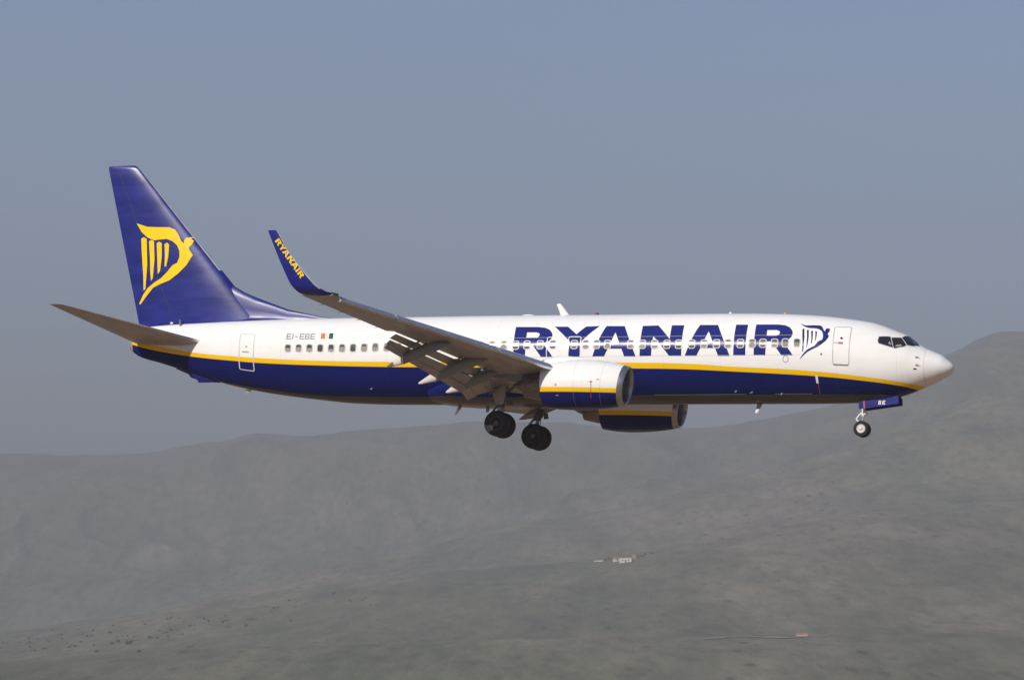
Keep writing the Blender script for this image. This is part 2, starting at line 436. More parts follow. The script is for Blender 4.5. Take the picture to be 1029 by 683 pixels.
DEC = {"title":[[[[19.227,0.6835],[18.217,0.6774],[17.888,0.6502],[17.653,0.5862],[17.509,0.4867],[17.475,0.4148],[17.517,0.3226],[17.639,0.2574],[17.879,0.2168],[17.409,-0.0998],[17.938,-0.0984],[18.401,0.2113],[18.641,0.2122],[18.666,-0.0964],[19.197,-0.0951]],[[18.662,0.5098],[18.215,0.5077],[18.093,0.4766],[18.06,0.4341],[18.11,0.3809],[18.203,0.3572],[18.656,0.3591]]],[[[17.455,0.6832],[16.853,0.6796],[16.392,0.4454],[16.015,0.68],[15.401,0.6921],[16.107,0.2715],[16.158,-0.0999],[16.692,-0.0985],[16.659,0.2579]]],[[[15.099,0.6902],[14.278,0.6848],[13.65,-0.1038],[14.165,-0.1022],[14.298,0.0708],[14.911,0.0731],[15.073,-0.0996],[15.604,-0.0982]],[[14.805,0.2119],[14.645,0.4769],[14.622,0.4768],[14.405,0.2103]]],[[[13.456,0.6844],[12.763,0.6955],[12.153,0.298],[12.152,0.6969],[11.596,0.6934],[11.607,-0.0968],[12.154,-0.0953],[12.904,0.3781],[12.958,-0.093],[13.472,-0.0979]]],[[[10.892,0.6998],[10.096,0.6956],[9.453,-0.1023],[9.968,-0.1012],[10.104,0.0707],[10.761,0.0728],[10.931,-0.0987],[11.448,-0.0973]],[[10.647,0.2106],[10.465,0.4861],[10.441,0.486],[10.213,0.2091]]],[[[9.286,0.7033],[8.75,0.7031],[8.761,-0.0934],[9.295,-0.093]]],[[[8.396,0.7109],[7.428,0.7256],[7.114,0.7051],[6.892,0.6426],[6.756,0.5394],[6.726,0.4635],[6.768,0.3647],[6.885,0.2933],[7.117,0.2458],[6.667,-0.0768],[7.177,-0.0833],[7.62,0.2321],[7.852,0.23],[7.879,-0.088],[8.392,-0.0898]],[[7.862,0.5383],[7.433,0.544],[7.316,0.5138],[7.286,0.4696],[7.335,0.4128],[7.426,0.3863],[7.862,0.3815]]]],"harp":[[[[6.472,0.8018],[6.318,0.7467],[6.188,0.7314],[5.882,0.753],[5.595,0.7643],[5.502,0.7285],[5.431,0.6504],[5.375,0.592],[5.331,0.5797],[5.337,0.6409],[5.275,0.6843],[5.15,0.6805],[5.136,0.5927],[5.185,0.536],[5.208,0.5088],[5.138,0.4491],[5.176,0.3882],[5.247,0.3178],[5.4,0.2318],[5.597,0.1409],[5.84,0.0707],[6.044,0.0019],[6.188,-0.0655],[6.343,-0.1482],[6.363,-0.1445],[6.271,-0.077],[6.168,-0.0049],[6.026,0.0704],[5.864,0.1252],[5.723,0.1717],[5.629,0.2467],[5.553,0.2987],[5.473,0.3147],[5.407,0.3429],[5.394,0.4083],[5.409,0.4886],[5.469,0.5712],[5.576,0.6192],[5.728,0.648],[5.893,0.6458],[6.061,0.648],[6.213,0.6737],[6.353,0.7245]]],[[[6.333,0.6069],[6.291,0.6236],[6.244,0.601],[6.195,0.377],[6.197,0.1352],[6.218,0.0025],[6.252,0.0085],[6.263,0.2514]]],[[[6.125,0.5755],[6.088,0.5947],[6.041,0.5728],[6.009,0.3825],[6.024,0.198],[6.058,0.1155],[6.084,0.1264],[6.079,0.3549]]],[[[5.937,0.5534],[5.9,0.5725],[5.853,0.5512],[5.832,0.363],[5.86,0.2145],[5.893,0.2088],[5.889,0.3609]]],[[[5.753,0.55],[5.715,0.5635],[5.678,0.5451],[5.668,0.4215],[5.698,0.3052],[5.727,0.3041],[5.721,0.393]]]],"registration":[[[[29.972,0.512],[29.929,0.512],[29.906,0.3341],[29.95,0.3338]]],[[[29.929,0.512],[29.757,0.512],[29.747,0.4827],[29.92,0.4825]]],[[[29.919,0.4347],[29.761,0.4352],[29.753,0.4074],[29.911,0.4067]]],[[[29.913,0.3609],[29.726,0.3621],[29.72,0.3354],[29.906,0.3341]]],[[[29.685,0.512],[29.642,0.512],[29.619,0.3361],[29.662,0.3358]]],[[[29.545,0.4313],[29.416,0.4318],[29.408,0.4044],[29.537,0.4038]]],[[[29.328,0.5123],[29.285,0.5124],[29.262,0.3388],[29.305,0.3384]]],[[[29.285,0.5124],[29.114,0.5126],[29.105,0.4841],[29.275,0.4836]]],[[[29.275,0.4369],[29.118,0.4376],[29.11,0.4105],[29.267,0.4096]]],[[[29.269,0.365],[29.084,0.3663],[29.077,0.3402],[29.262,0.3388]]],[[[29.071,0.5127],[29.029,0.5128],[29.006,0.3408],[29.048,0.3404]]],[[[29.029,0.5128],[28.873,0.5133],[28.863,0.485],[29.019,0.4844]]],[[[29.019,0.4381],[28.877,0.4389],[28.869,0.4119],[29.011,0.411]]],[[[29.012,0.3668],[28.842,0.3681],[28.835,0.3423],[29.006,0.3408]]],[[[28.898,0.5037],[28.849,0.485],[28.848,0.439],[28.891,0.4388]]],[[[28.883,0.4118],[28.84,0.4121],[28.833,0.3595],[28.88,0.3505]]],[[[28.802,0.5135],[28.759,0.5137],[28.736,0.3432],[28.779,0.3428]]],[[[28.759,0.5137],[28.589,0.5143],[28.58,0.4863],[28.75,0.4855]]],[[[28.749,0.4396],[28.593,0.4406],[28.585,0.4139],[28.741,0.4128]]],[[[28.743,0.3689],[28.559,0.3705],[28.552,0.3449],[28.736,0.3432]]]],"flag_orange":[[[[28.299,0.5344],[28.102,0.5351],[28.076,0.3663],[28.274,0.3645]]]],"flag_green":[[[[27.905,0.5358],[27.708,0.5364],[27.697,0.3693],[27.893,0.3678]]]],"flag_white":[[[[28.102,0.5351],[27.905,0.5358],[27.893,0.3678],[28.076,0.3663]]]],"door_front":[[[[4.962,0.7621],[4.204,0.8423],[4.212,-0.2382],[4.944,-0.2418]]]],"door_rear":[[[[32.29,0.509],[31.519,0.5035],[31.527,-0.5797],[32.307,-0.5771]]]],"exit_a":[[[[17.701,0.3833],[17.134,0.3725],[17.107,-0.1457],[17.706,-0.1313]]]],"exit_b":[[[[16.73,0.3916],[16.138,0.3891],[16.137,-0.1225],[16.727,-0.1209]]]],"cockpit3":[[[[3.018,0.6675],[2.612,0.7993],[2.532,0.6425],[2.446,0.4379],[2.768,0.4508],[3.004,0.4616],[3.041,0.5334]]]],"cockpit2":[[[[2.512,0.792],[2.163,0.9248],[1.908,0.6883],[2.01,0.5651],[2.352,0.4216],[2.433,0.5503]]]],"cockpit1":[[[[2.115,0.9524],[1.833,1.5992],[1.678,1.5958],[1.453,1.1418],[1.667,0.8355],[1.878,0.7094]]]],"patch_pale":[[[[2.342,0.4579],[2.284,0.5284],[2.097,0.602],[2.052,0.5556],[2.169,0.4942]]],[[[2.625,0.5342],[2.574,0.6064],[2.492,0.4881],[2.568,0.4794]]]],"reflect_teal":[[[[1.771,1.1658],[1.659,1.3817],[1.486,1.1562],[1.614,0.9522]]]],"tick":[[[[5.717,-0.4911],[5.611,-0.4979],[5.604,-0.6944],[5.702,-0.6861]]]],"redline":[[[[5.637,-0.7038],[5.607,-0.7035],[5.613,-1.0037],[5.644,-1.0036]]]],"_pts":{"probe1":[1.456,0.2959],"probe2":[1.444,-0.0355],"port":[1.484,-0.2184],"peep":[4.588,0.4212],"handle":[4.608,0.2889],"handleL":[4.791,0.2808],"rpeep":[31.912,0.0788],"rhandle":[31.952,-0.0718],"oval":[6.988,-0.1574],"dot1":[5.424,-0.023]},"fin_harp":[[[[37.933,6.436],[37.736,6.378],[37.387,6.263],[36.869,6.232],[36.296,6.221],[36.006,6.108],[35.826,5.856],[35.678,5.563],[35.537,5.452],[35.542,5.582],[35.478,5.71],[35.194,5.748],[35.067,5.703],[35.106,5.52],[35.181,5.382],[35.302,5.276],[35.275,5.168],[35.084,4.907],[35.213,4.715],[35.374,4.449],[35.759,4.079],[36.204,3.763],[36.655,3.608],[36.992,3.451],[37.321,3.079],[37.627,2.685],[37.686,2.729],[37.495,3.135],[37.278,3.434],[36.944,3.687],[36.608,3.876],[36.332,4.141],[36.059,4.46],[35.834,4.564],[35.73,4.831],[35.74,5.101],[35.865,5.372],[36.1,5.57],[36.391,5.683],[36.79,5.658],[37.018,5.63],[37.368,5.776],[37.665,6.03]]],[[[37.676,5.728],[37.541,5.79],[37.399,5.701],[37.332,4.534],[37.391,3.403],[37.48,3.329],[37.517,3.998],[37.628,5.079]]],[[[37.28,5.591],[37.168,5.654],[37.028,5.587],[36.973,4.744],[37.032,3.883],[37.118,3.755],[37.17,4.208],[37.206,4.856]]],[[[36.887,5.498],[36.775,5.561],[36.635,5.493],[36.611,4.846],[36.678,4.2],[36.787,4.073],[36.816,4.526]]],[[[36.496,5.437],[36.384,5.51],[36.266,5.422],[36.29,4.841],[36.377,4.411],[36.457,4.412],[36.454,4.951]]]],"nom":[[[[0.01,1.002],[0.089,0.996],[0.114,0.968],[0.13,0.901],[0.139,0.79],[0.14,0.704],[0.135,0.589],[0.125,0.504],[0.105,0.45],[0.14,-0.01],[0.099,-0.008],[0.064,0.442],[0.045,0.444],[0.042,-0.006],[0.0,-0.004]],[[0.049,0.817],[0.084,0.814],[0.093,0.778],[0.095,0.728],[0.09,0.663],[0.082,0.633],[0.047,0.635]]],[[[0.148,1.001],[0.195,0.997],[0.226,0.741],[0.261,0.996],[0.31,1.007],[0.245,0.522],[0.239,-0.01],[0.197,-0.008],[0.202,0.504]]],[[[0.334,1.005],[0.399,1.0],[0.438,-0.014],[0.397,-0.012],[0.386,0.251],[0.338,0.253],[0.325,-0.009],[0.282,-0.007]],[[0.348,0.443],[0.365,0.777],[0.366,0.777],[0.379,0.441]]],[[[0.464,0.999],[0.519,1.01],[0.56,0.557],[0.568,1.011],[0.612,1.007],[0.601,-0.001],[0.557,0.001],[0.501,0.659],[0.493,0.004],[0.452,-0.004]]],[[[0.669,1.012],[0.733,1.007],[0.774,-0.009],[0.733,-0.007],[0.722,0.252],[0.669,0.255],[0.655,-0.003],[0.613,-0.001]],[[0.679,0.443],[0.698,0.787],[0.7,0.786],[0.714,0.44]]],[[[0.798,1.012],[0.841,1.008],[0.83,0.004],[0.787,0.006]]],[[[0.87,1.01],[0.948,1.004],[0.973,0.977],[0.99,0.91],[0.999,0.799],[1.0,0.714],[0.995,0.599],[0.984,0.514],[0.965,0.46],[1.0,0.001],[0.958,0.003],[0.924,0.452],[0.905,0.454],[0.901,0.006],[0.86,0.008]],[[0.909,0.826],[0.944,0.823],[0.953,0.787],[0.955,0.737],[0.95,0.672],[0.942,0.642],[0.906,0.645]]]]}

def shrink(loop, d):
    """inset an outline given in (station, angle); d in metres, angle scaled by 1.9 m"""
    p = np.array(loop, float) * [1, 1.9]; n = len(p); out = []
    area = 0.5 * sum(p[i][0] * p[(i + 1) % n][1] - p[(i + 1) % n][0] * p[i][1] for i in range(n))
    sg = 1 if area > 0 else -1
    for i in range(n):
        a = p[i] - p[i - 1]; c = p[(i + 1) % n] - p[i]
        a /= np.linalg.norm(a) + 1e-9; c /= np.linalg.norm(c) + 1e-9
        na = np.array([-a[1], a[0]]) * sg; nc = np.array([-c[1], c[0]]) * sg
        m = na + nc; m /= max(0.3, np.linalg.norm(m)); k = d / max(0.4, m @ na)
        out.append(tuple((p[i] + m * k) / [1, 1.9]))
    return out

def rounded(loop, r, n=5):
    p = np.array(loop, float) * [1, 1.9]; out = []
    for i in range(len(p)):
        a, q, c = p[i - 1], p[i], p[(i + 1) % len(p)]
        d0 = q + (a - q) / np.linalg.norm(a - q) * r; d1 = q + (c - q) / np.linalg.norm(c - q) * r
        for k in range(n + 1):
            t = k / n; out.append(tuple(((1 - t) ** 2 * d0 + 2 * t * (1 - t) * q + t * t * d1) / [1, 1.9]))
    return out

def ell(s, ph, a, bb, n=20):
    return [(s + a * math.cos(q), ph + bb / 1.9 * math.sin(q)) for q in np.linspace(0, 2 * math.pi, n, endpoint=False)]

def box_at(s, ph, w, h):
    return [(s - w / 2, ph - h / 3.8), (s + w / 2, ph - h / 3.8), (s + w / 2, ph + h / 3.8), (s - w / 2, ph + h / 3.8)]

# ---- lettering and marks
fus_decal('title_lettering', [(DEC['title'], 0.005, M['title'])])
fus_decal('harp_emblem', [(DEC['harp'], 0.005, M['title'])])
fus_decal('registration_lettering', [(DEC['registration'], 0.004, M['dkgrey'])])
fus_decal('flag_marking', [(DEC['flag_orange'], 0.004, M['orange']), (DEC['flag_white'], 0.004, M['white']), (DEC['flag_green'], 0.004, M['green'])])
fus_decal('service_marking', [(DEC['tick'], 0.004, M['white']), (DEC['redline'], 0.004, M['red'])])

# ---- doors
def door(key, name, rad, ring_w, ring_mat, extra=(), off=0.0025):
    o = rounded(DEC[key][0][0], rad)
    i = shrink(o, ring_w)
    fus_decal(name, [([[o, i]], off + 0.004, ring_mat), ([[i]], off, M['livery'])] + list(extra))
D = DEC['_pts']
f0 = DEC['door_front'][0][0]
door('door_front', 'cabin_door', 0.13, 0.04, M['door_line'], [
    ([[ell(*D['peep'], 0.06, 0.06)]], 0.008, M['dark']),
    ([[box_at(D['handle'][0], D['handle'][1], 0.20, 0.10)]], 0.008, M['red']),
    ([[box_at(D['handleL'][0], D['handleL'][1], 0.22, 0.05)]], 0.008, M['line']),
    ([[[(f0[3][0] - 0.05, f0[3][1] - 0.012), (f0[2][0] + 0.05, f0[2][1] - 0.012), (f0[2][0] + 0.03, f0[2][1] + 0.02), (f0[3][0] - 0.03, f0[3][1] + 0.02)]]], 0.009, M['dkgrey'])])
door('door_rear', 'cabin_door', 0.10, 0.05, M['faint'], [
    ([[ell(*D['rpeep'], 0.06, 0.06)]], 0.008, M['line']),
    ([[box_at(D['rhandle'][0], D['rhandle'][1], 0.34, 0.07)]], 0.008, M['line'])])
door('exit_a', 'overwing_exit', 0.12, 0.035, M['pale'])
door('exit_b', 'overwing_exit', 0.12, 0.035, M['pale'])

# ---- pale strips painted in as sun glints along the belly paint edge
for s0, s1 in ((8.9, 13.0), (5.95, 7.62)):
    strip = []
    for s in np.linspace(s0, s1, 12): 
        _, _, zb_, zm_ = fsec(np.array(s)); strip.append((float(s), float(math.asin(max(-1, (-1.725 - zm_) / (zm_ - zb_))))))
    fus_decal('belly_glint', [([[strip + [(a, p + .011) for a, p in strip[::-1]]]], .006, M['edge'])])

for zj in (.74, -.13):
    strip = []
    for s in np.linspace(6.3, 19.6, 24):
        _, zt_, zb_, zm_ = fsec(np.array(s)); h_ = (zt_ - zm_) if zj > zm_ else (zm_ - zb_)
        strip.append((float(s), float(math.asin((zj - zm_) / h_))))
    fus_decal('lap_joint', [([[strip + [(a, p + .0058) for a, p in strip[::-1]]]], .0065, M['faint'])])

# ---- cabin windows
front = [(19.657, 0.171), (19.11, 0.1752), (18.596, 0.178), (17.992, 0.180), (17.416, 0.182), (16.442, 0.1816), (15.919, 0.181), (15.428, 0.180), (14.937, 0.1795), (13.891, 0.1768), (13.367, 0.175), (12.813, 0.1735), (12.26, 0.172), (11.739, 0.171), (11.152, 0.171), (10.603, 0.1718), (10.05, 0.1740), (9.538, 0.1762), (8.991, 0.1795), (8.476, 0.183), (7.998, 0.1885), (7.485, 0.1965), (7.009, 0.207), (6.503, 0.223)]
rear = [(29.832 - 0.5265 * k, 0.0835 + 0.0675 * min(1, k / 8)) for k in range(9)]
midw = [(25.62 - 0.542 * k, 0.151 + 0.02 * k / 11) for k in range(1, 11)]
def rrect(s, ph, w, h, r, n=4):
    return rounded(box_at(s, ph, w, h), r, n)
for i, (s, ph) in enumerate(rear + midw + front):
    w, h = (0.33, 0.43)
    lay = [([[rrect(s, ph, w, h, 0.12), rrect(s, ph, w - 0.085, h - 0.085, 0.09)]], 0.011, M['winframe']),
           ([[rrect(s, ph, w - 0.085, h - 0.085, 0.09)]], 0.009, M['glass'])]
    bl = rng.choice([0.0, 0.35, 0.5, 0.65], p=[0.25, 0.25, 0.3, 0.2])
    if bl:
        hh = h - 0.11
        lay.append(([[rrect(s, ph - (hh - hh * bl) / 3.8, w - 0.11, hh * bl, 0.05)]], 0.012, M['blind']))
    fus_decal('cabin_window', lay)

# ---- cockpit windows, both sides
for mir in (False, True):
    for k in ('cockpit1', 'cockpit2', 'cockpit3'):
        o = [(q[0] - .01, q[1] - .016) for q in DEC[k][0][0]]
        fus_decal('cockpit_window', [([[shrink(o, -0.05), shrink(o, -0.022)]], 0.010, M['winframe']), ([[shrink(o, -0.026)]], 0.006, M['cglass'])], mirror=mir)

for _k, _m in ((0, 'blind'), (1, 'blind'), (2, 'teal')): fus_decal('cockpit_glass_patch', [([(DEC['patch_pale'] + DEC['reflect_teal'])[_k]], 0.008, M[_m])])  # front pane patch paints in a reflection; the others are plain pale patches
# ---- radome joint, probes, ports
ring = [[(1.13, -1.5), (1.147, -1.5), (1.147, math.pi / 2), (1.13, math.pi / 2)]]
fus_decal('radome_joint', [([ring], 0.003, M['faint'])])
fus_decal('radome_joint', [([ring], 0.003, M['faint'])], mirror=True)
fus_decal('static_port', [([[ell(*D['port'], 0.075, 0.07)]], 0.004, M['dark'])])
fus_decal('static_port', [([[ell(*D['dot1'], 0.05, 0.05)]], 0.004, M['dkgrey'])])
fus_decal('drain_panel', [([[ell(*D['oval'], 0.13, 0.15), ell(*D['oval'], 0.095, 0.115)]], 0.005, M['line'])])
for k in ('probe1', 'probe2'):
    b = MB(); p = fpt(*D[k]); q = fpt_off(np.array(D[k][0]), np.array(D[k][1]), 0.06)
    b.tube(p, q, 0.025, 0.02, 8); b.tube((q[0] + .03, q[1], q[2]), (q[0] - 0.13, q[1], q[2] + 0.01), 0.022, 0.012, 8)
    b.build('pitot_probe', M['dkmetal'], fuselage)

def blade(name, s, sign, h, chord, sweep, t, mat, tip=None, y=0.0, lean=0.0):
    z = float(fsec(np.array(s))[1 if sign > 0 else 2]); b = MB(); secs = []
    for k, q in enumerate((-0.05, 0.5, 0.93, 1.0)):
        c = chord * (1 - 0.5 * max(q, 0)) * (1 if q < 1 else 0.8)
        zz = z + sign * h * q
        secs.append([(s + sweep * max(q, 0) + c * u, y + v * t + lean * max(q, 0), zz) for u, v in ((0, 0), (0.2, 0.5), (0.6, 0.45), (1, 0), (0.6, -0.45), (0.2, -0.5))])
    b.loft(secs, mfun=(lambda i, j: 1 if (tip and i >= 1) else 0))
    return b.build(name, [mat, tip or mat], fuselage, sharp=60)
blade('blade_antenna', 17.20, 1, 0.52, 0.40, 0.42, 0.08, M['white'])
blade('blade_antenna', 8.38, -1, 0.40, 0.24, 0.22, 0.06, M['grey'], M['white'])
blade('drain_mast', 22.0, -1, 0.44, 0.22, 0.32, 0.06, M['grey'], M['white'])
blade('drain_mast', 32.1, -1, 0.16, 0.30, 0.06, 0.06, M['grey'])
blade('blade_antenna', 20.7, -1, 0.34, 0.25, 0.15, 0.08, M['grey'])
for s, mat, r, nm in ((15.95, 'beacon', 0.07, 'beacon_light'), (7.45, 'amber', 0.045, 'dome_antenna'), (9.9, 'white', 0.045, 'dome_antenna')):
    b = MB(); b.ball((s, 0, float(fsec(np.array(s))[1]) + 0.03), r, (1.3, 1, 1.3)); b.build(nm, M[mat], fuselage)
for s, r in ((6.4, 0.13), (19.1, 0.28)):
    b = MB(); b.ball((s, 0, float(fsec(np.array(s))[1]) - 0.02), r, (1.2, 0.7, 0.30)); b.build('satellite_dome', M['white'], fuselage)
# tail skid fairing and small tail fittings
b = MB(); secs = []
for s, h, w in ((33.6, .02, .05), (34.0, .12, .10), (34.4, .25, .12), (34.66, .33, .12), (34.74, .22, .12), (35.05, .21, .11), (35.15, .10, .10), (35.75, .04, .06)):
    zb = float(fsec(np.array(s))[2])
    secs.append([(s, w * math.cos(q), zb + 0.06 - (h + 0.06) * max(0, math.sin(q)) + 0.05 * min(0, math.sin(q))) for q in np.linspace(0, 2 * math.pi, 16, endpoint=False)])
b.loft(secs); b.build('tail_skid', M['navy'], fuselage)
b = MB(); b.ball((37.98, 0, 0.9), 0.17, (0.25, 1, 1.4), m=0); b.build('exhaust_outlet', M['dark'], fuselage)
b = MB(); zz = fpt(35.5, 1.05); b.tube(zz, (35.52, zz[1] - .05, zz[2] + .28), .05, .04, 8); b.build('tail_fitting', M['dkgrey'], fuselage)
b = MB(); b.ball((36.0, -0.08, 1.80), 0.10, (1.6, 1, 1)); b.build('tail_fitting', M['cream'], fuselage)
fus_decal('outflow_port', [([[ell(36.35, 0.10, 0.13, 0.10)]], 0.006, M['dark'])])
for s, ph, l in ((8.6, -0.93, .22), (9.3, -0.90, .16), (25.9, -0.80, .2), (7.3, -0.98, .14)):
    b = MB(); p = fpt(s, ph); q = fpt_off(np.array(s), np.array(ph), .05)
    b.tube(p, q, .025, .02, 6); b.tube((q[0] - .02, q[1], q[2]), (q[0] + l * .4, q[1], q[2] - .02), .02, .015, 6)
    b.build('drain_fitting', M['steel'], fuselage)

# ---- belly fairing
b = MB(); secs = []
for s, hw, zt, zb in ((14.5, 1.1, -1.4, -1.93), (14.9, 1.5, -1.2, -2.01), (15.5, 1.83, -1.0, -2.08), (16.4, 1.98, -.8, -2.13), (18.5, 2.04, -.75, -2.16), (20.5, 2.04, -.78, -2.16), (21.5, 1.98, -.85, -2.12), (22.2, 1.88, -.98, -2.07), (22.8, 1.65, -1.15, -2.0), (23.3, 1.2, -1.4, -1.93)):
    zc = (zt + zb) / 2 + 0.15
    secs.append([(s, hw * math.copysign(abs(math.cos(q)) ** 0.8, math.cos(q)), zc + (zt - zc if math.sin(q) > 0 else zc - zb) * math.copysign(abs(math.sin(q)) ** 0.85, math.sin(q))) for q in np.linspace(0, 2 * math.pi, 48, endpoint=False)])
b.loft(secs); b.build('belly_fairing', M['fairing'], airliner)

# ================================================================== WINGS
def airfoil(n=14, t=0.11, blunt=0.0, camber=0.012):
    """closed loop of (x, z) from the trailing edge over the top to the nose and back below"""
    x = (1 - np.cos(np.linspace(0, math.pi, n))) / 2
    y = 5 * t * (0.2969 * np.sqrt(x) - 0.126 * x - 0.3516 * x ** 2 + 0.2843 * x ** 3 - 0.1036 * x ** 4)
    y += blunt * np.clip((x - 0.5) / 0.5, 0, 1) ** 1.3
    c = camber * np.sin(math.pi * x)
    up = list(zip(x, c + y)); lo = list(zip(x, c - y))
    return up[::-1] + lo[1:]

def foil(sle, y, zle, chord, t, inc=0.0, blunt=0.0, camber=0.012, ydir=(0, 1)):
    """ydir: (dy, dz) per unit of section height, tilts the section plane"""
    ca, sa = math.cos(inc), math.sin(inc); out = []
    for x, h in airfoil(14, t, blunt, camber):
        u = (x * ca + h * sa) * chord; w = (-x * sa + h * ca) * chord
        out.append((sle + u, y + w * ydir[0], zle + w * ydir[1]))
    return out

def zle(y): return -1.68 + 0.1385 * y
def sle(y): return 16.43 + (y - 5.9) * 0.52 - (max(0, 5.2 - y) * -0.17)
def cove(y): return 21.45 + (y - 11.6) * 0.349 if y > 5.9 else 19.46 + (5.9 - y) * 0.02
def tecl(y): return 21.86 + (y - 11.7) * 0.326
NLET = DEC['nom']

def make_wing(sd):                           # sd = -1 starboard, +1 port
    Y = lambda y: sd * y
    b = MB(); secs = []
    for y in (0.6, 1.9, 3.2, 4.6, 5.9, 7.5, 9.2, 11.62):
        s0 = sle(y) + 0.20; ch = cove(y) - s0
        t = float(np.interp(y, [0, 5.9, 12], [.17, .145, .135]))
        secs.append(foil(s0, Y(y), zle(y) - 0.02, ch, t, R(1.6), 0.022, 0.0))
    b.loft(secs)
    secs = []
    for y in (11.66, 13, 14.5, 16, 17.17):
        s0 = sle(y) + (0.18 if y < 16.6 else 0.0); ch = tecl(y) - s0
        secs.append(foil(s0, Y(y), zle(y) - 0.02, ch, .115, R(1.2), 0.003, 0.004))
    b.loft(secs)
    # aileron gap and access panel lines stay in the skin; static wicks
    wing = b.build('wing', M['grey'], airliner, sharp=50)
    # slats
    prof = [(.52, .10), (.34, .115), (.20, .10), (.09, .06), (.02, .01), (.0, -.045), (.03, -.10), (.12, -.15), (.17, -.145), (.11, -.06), (.13, .0), (.25, .055), (.40, .085)]
    _c, _s = math.cos(R(20)), math.sin(R(20))
    prof = [(u * _c - w * _s, u * _s + w * _c) for u, w in prof]
    ys = [(5.6, 8.5), (8.54, 11.2), (11.24, 13.9), (13.94, 16.75)]
    for a, c in ys:
        b = MB(); secs = []
        for y in np.linspace(a, c, 5):
            k = float(np.interp(y, [5, 17], [1.12, .72]))
            secs.append([(sle(y) + u * k, Y(y), zle(y) - 0.15 + w * k) for u, w in prof])
        b.loft(secs); b.build('slat', M['metal'], wing, sharp=50)
    # flaps
    def panel(bm_, ya, yb, lea, tea, leb, teb, t=.11, n=4):
        secs = []
        for k in np.linspace(0, 1, n):
            y = ya + (yb - ya) * k
            le = np.array(lea) * (1 - k) + np.array(leb) * k; te = np.array(tea) * (1 - k) + np.array(teb) * k
            d = te - le; c = float(np.hypot(*d)); inc = math.atan2(-d[1], d[0])
            secs.append(foil(le[0], Y(y), le[1], c, t, inc, 0.004, 0.02))
        bm_.loft(secs)
    zc = lambda y: zle(y) - 0.16 - 0.02 * max(0, 8 - y)
    def fl(y, a, z_): return (cove(y) + a, zc(y) + z_)
    for (ya, yb) in ((5.72, 11.55),):
        b = MB(); panel(b, ya, yb, fl(ya, -.05, -.075), fl(ya, .33, -.31), fl(yb, -.03, -.035), fl(yb, .27, -.20), .14); b.build('fore_flap', M['grey'], wing)
        b = MB(); panel(b, ya, yb, fl(ya, .29, -.375), fl(ya, .70, -.72), fl(yb, .24, -.275), fl(yb, .42, -.44), .15)
        b.build('flap', M['grey'], wing)
        b = MB(); panel(b, ya, yb, fl(ya, .64, -.72), fl(ya, .84, -1.02), fl(yb, .39, -.46), fl(yb, .50, -.60), .12); b.build('aft_flap', M['grey'], wing)
    ya, yb = 2.2, 5.62
    b = MB(); panel(b, ya, yb, (19.50, -1.48), (20.06, -1.62), (19.36, -1.06), (19.80, -1.35), .14); b.build('fore_flap', M['grey'], wing)
    b = MB(); panel(b, ya, yb, (20.00, -1.57), (20.76, -1.82), (19.74, -1.30), (20.26, -1.63), .14); b.build('flap', M['grey'], wing)
    b = MB(); panel(b, ya, yb, (20.70, -1.80), (21.15, -2.04), (20.20, -1.60), (20.53, -1.88), .12); b.build('aft_flap', M['grey'], wing)
    # flap track fairings
    for y, s0, z0, s1, z1, rv, rh in ((10.25, 19.40, -.52, 22.21, -1.47, .235, .16), (7.5, 18.62, -.88, 21.70, -1.88, .265, .18), (5.65, 18.7, -1.25, 21.05, -2.06, .27, .19)):
        b = MB(); secs = []; L = s1 - s0
        for k, (t, r_, bend) in enumerate(((0, .02, 0), (.06, .32, .02), (.16, .70, .07), (.30, .98, .175), (.45, 1.08, .31), (.58, 1.08, .465), (.68, 1.0, .595), (.742, .90, .68), (.75, .89, .69), (.86, .60, .825), (.95, .34, .945), (1, .14, 1))):
            c = np.array([s0 + L * t, Y(y), z0 + (z1 - z0) * bend])
            secs.append([(c[0], c[1] + rh * r_ * math.cos(q) , c[2] + rv * r_ * math.sin(q)) for q in np.linspace(0, 2 * math.pi, 20, endpoint=False)])
        b.loft(secs, mfun=lambda i, j: 1 if i >= 7 else 0)
        b.build('flap_track_fairing', [M['dkgrey'], M['cream'] if sd < 0 else M['dkgrey']], wing)  # port tail cones coloured grey in place of shade
    # flap tracks and drive gear between the panels
    for y in (10.25, 7.5, 5.65, 3.0):
        b = MB(); b.tube((cove(y) - .5, Y(y), zc(y) - .10), (cove(y) + .45, Y(y), zc(y) - .62), .07, .05, 8)
        b.tube((cove(y) - .3, Y(y + .35), zc(y) - .02), (cove(y) + .3, Y(y + .30), zc(y) - .36), .045, .035, 8)
        b.box(cove(y) - .10, cove(y) + .12, Y(y) - .28, Y(y) + .28, zc(y) - .16, zc(y) - .06)
        b.build('flap_track', M['dkmetal'], wing)
    # winglet
    b = MB(); secs = []
    pth = [(17.175, .695, 22.30, 23.62, 0), (17.36, .74, 22.50, 23.70, 22), (17.52, .86, 22.70, 23.82, 48), (17.62, 1.02, 22.90, 23.95, 68), (17.68, 1.24, 23.10, 24.06, 80), (17.74, 1.87, 23.66, 24.36, 83), (17.81, 2.47, 24.10, 24.61, 83), (17.885, 3.12, 24.46, 24.875, 83), (17.895, 3.22, 24.53, 24.90, 83)]
    for y, z, a, e, ang in pth:
        secs.append(foil(a, Y(y), z, e - a, .095, 0, .003, 0, (-math.sin(R(ang)) * sd, math.cos(R(ang)))))
    nf = len(secs[0])
    b.loft(secs, mfun=lambda i, j: 1 if (11 <= j <= 14 and i > 1) else 0)
    wl = b.build('winglet', [M['navy'], M['edge']], airliner, sharp=50)
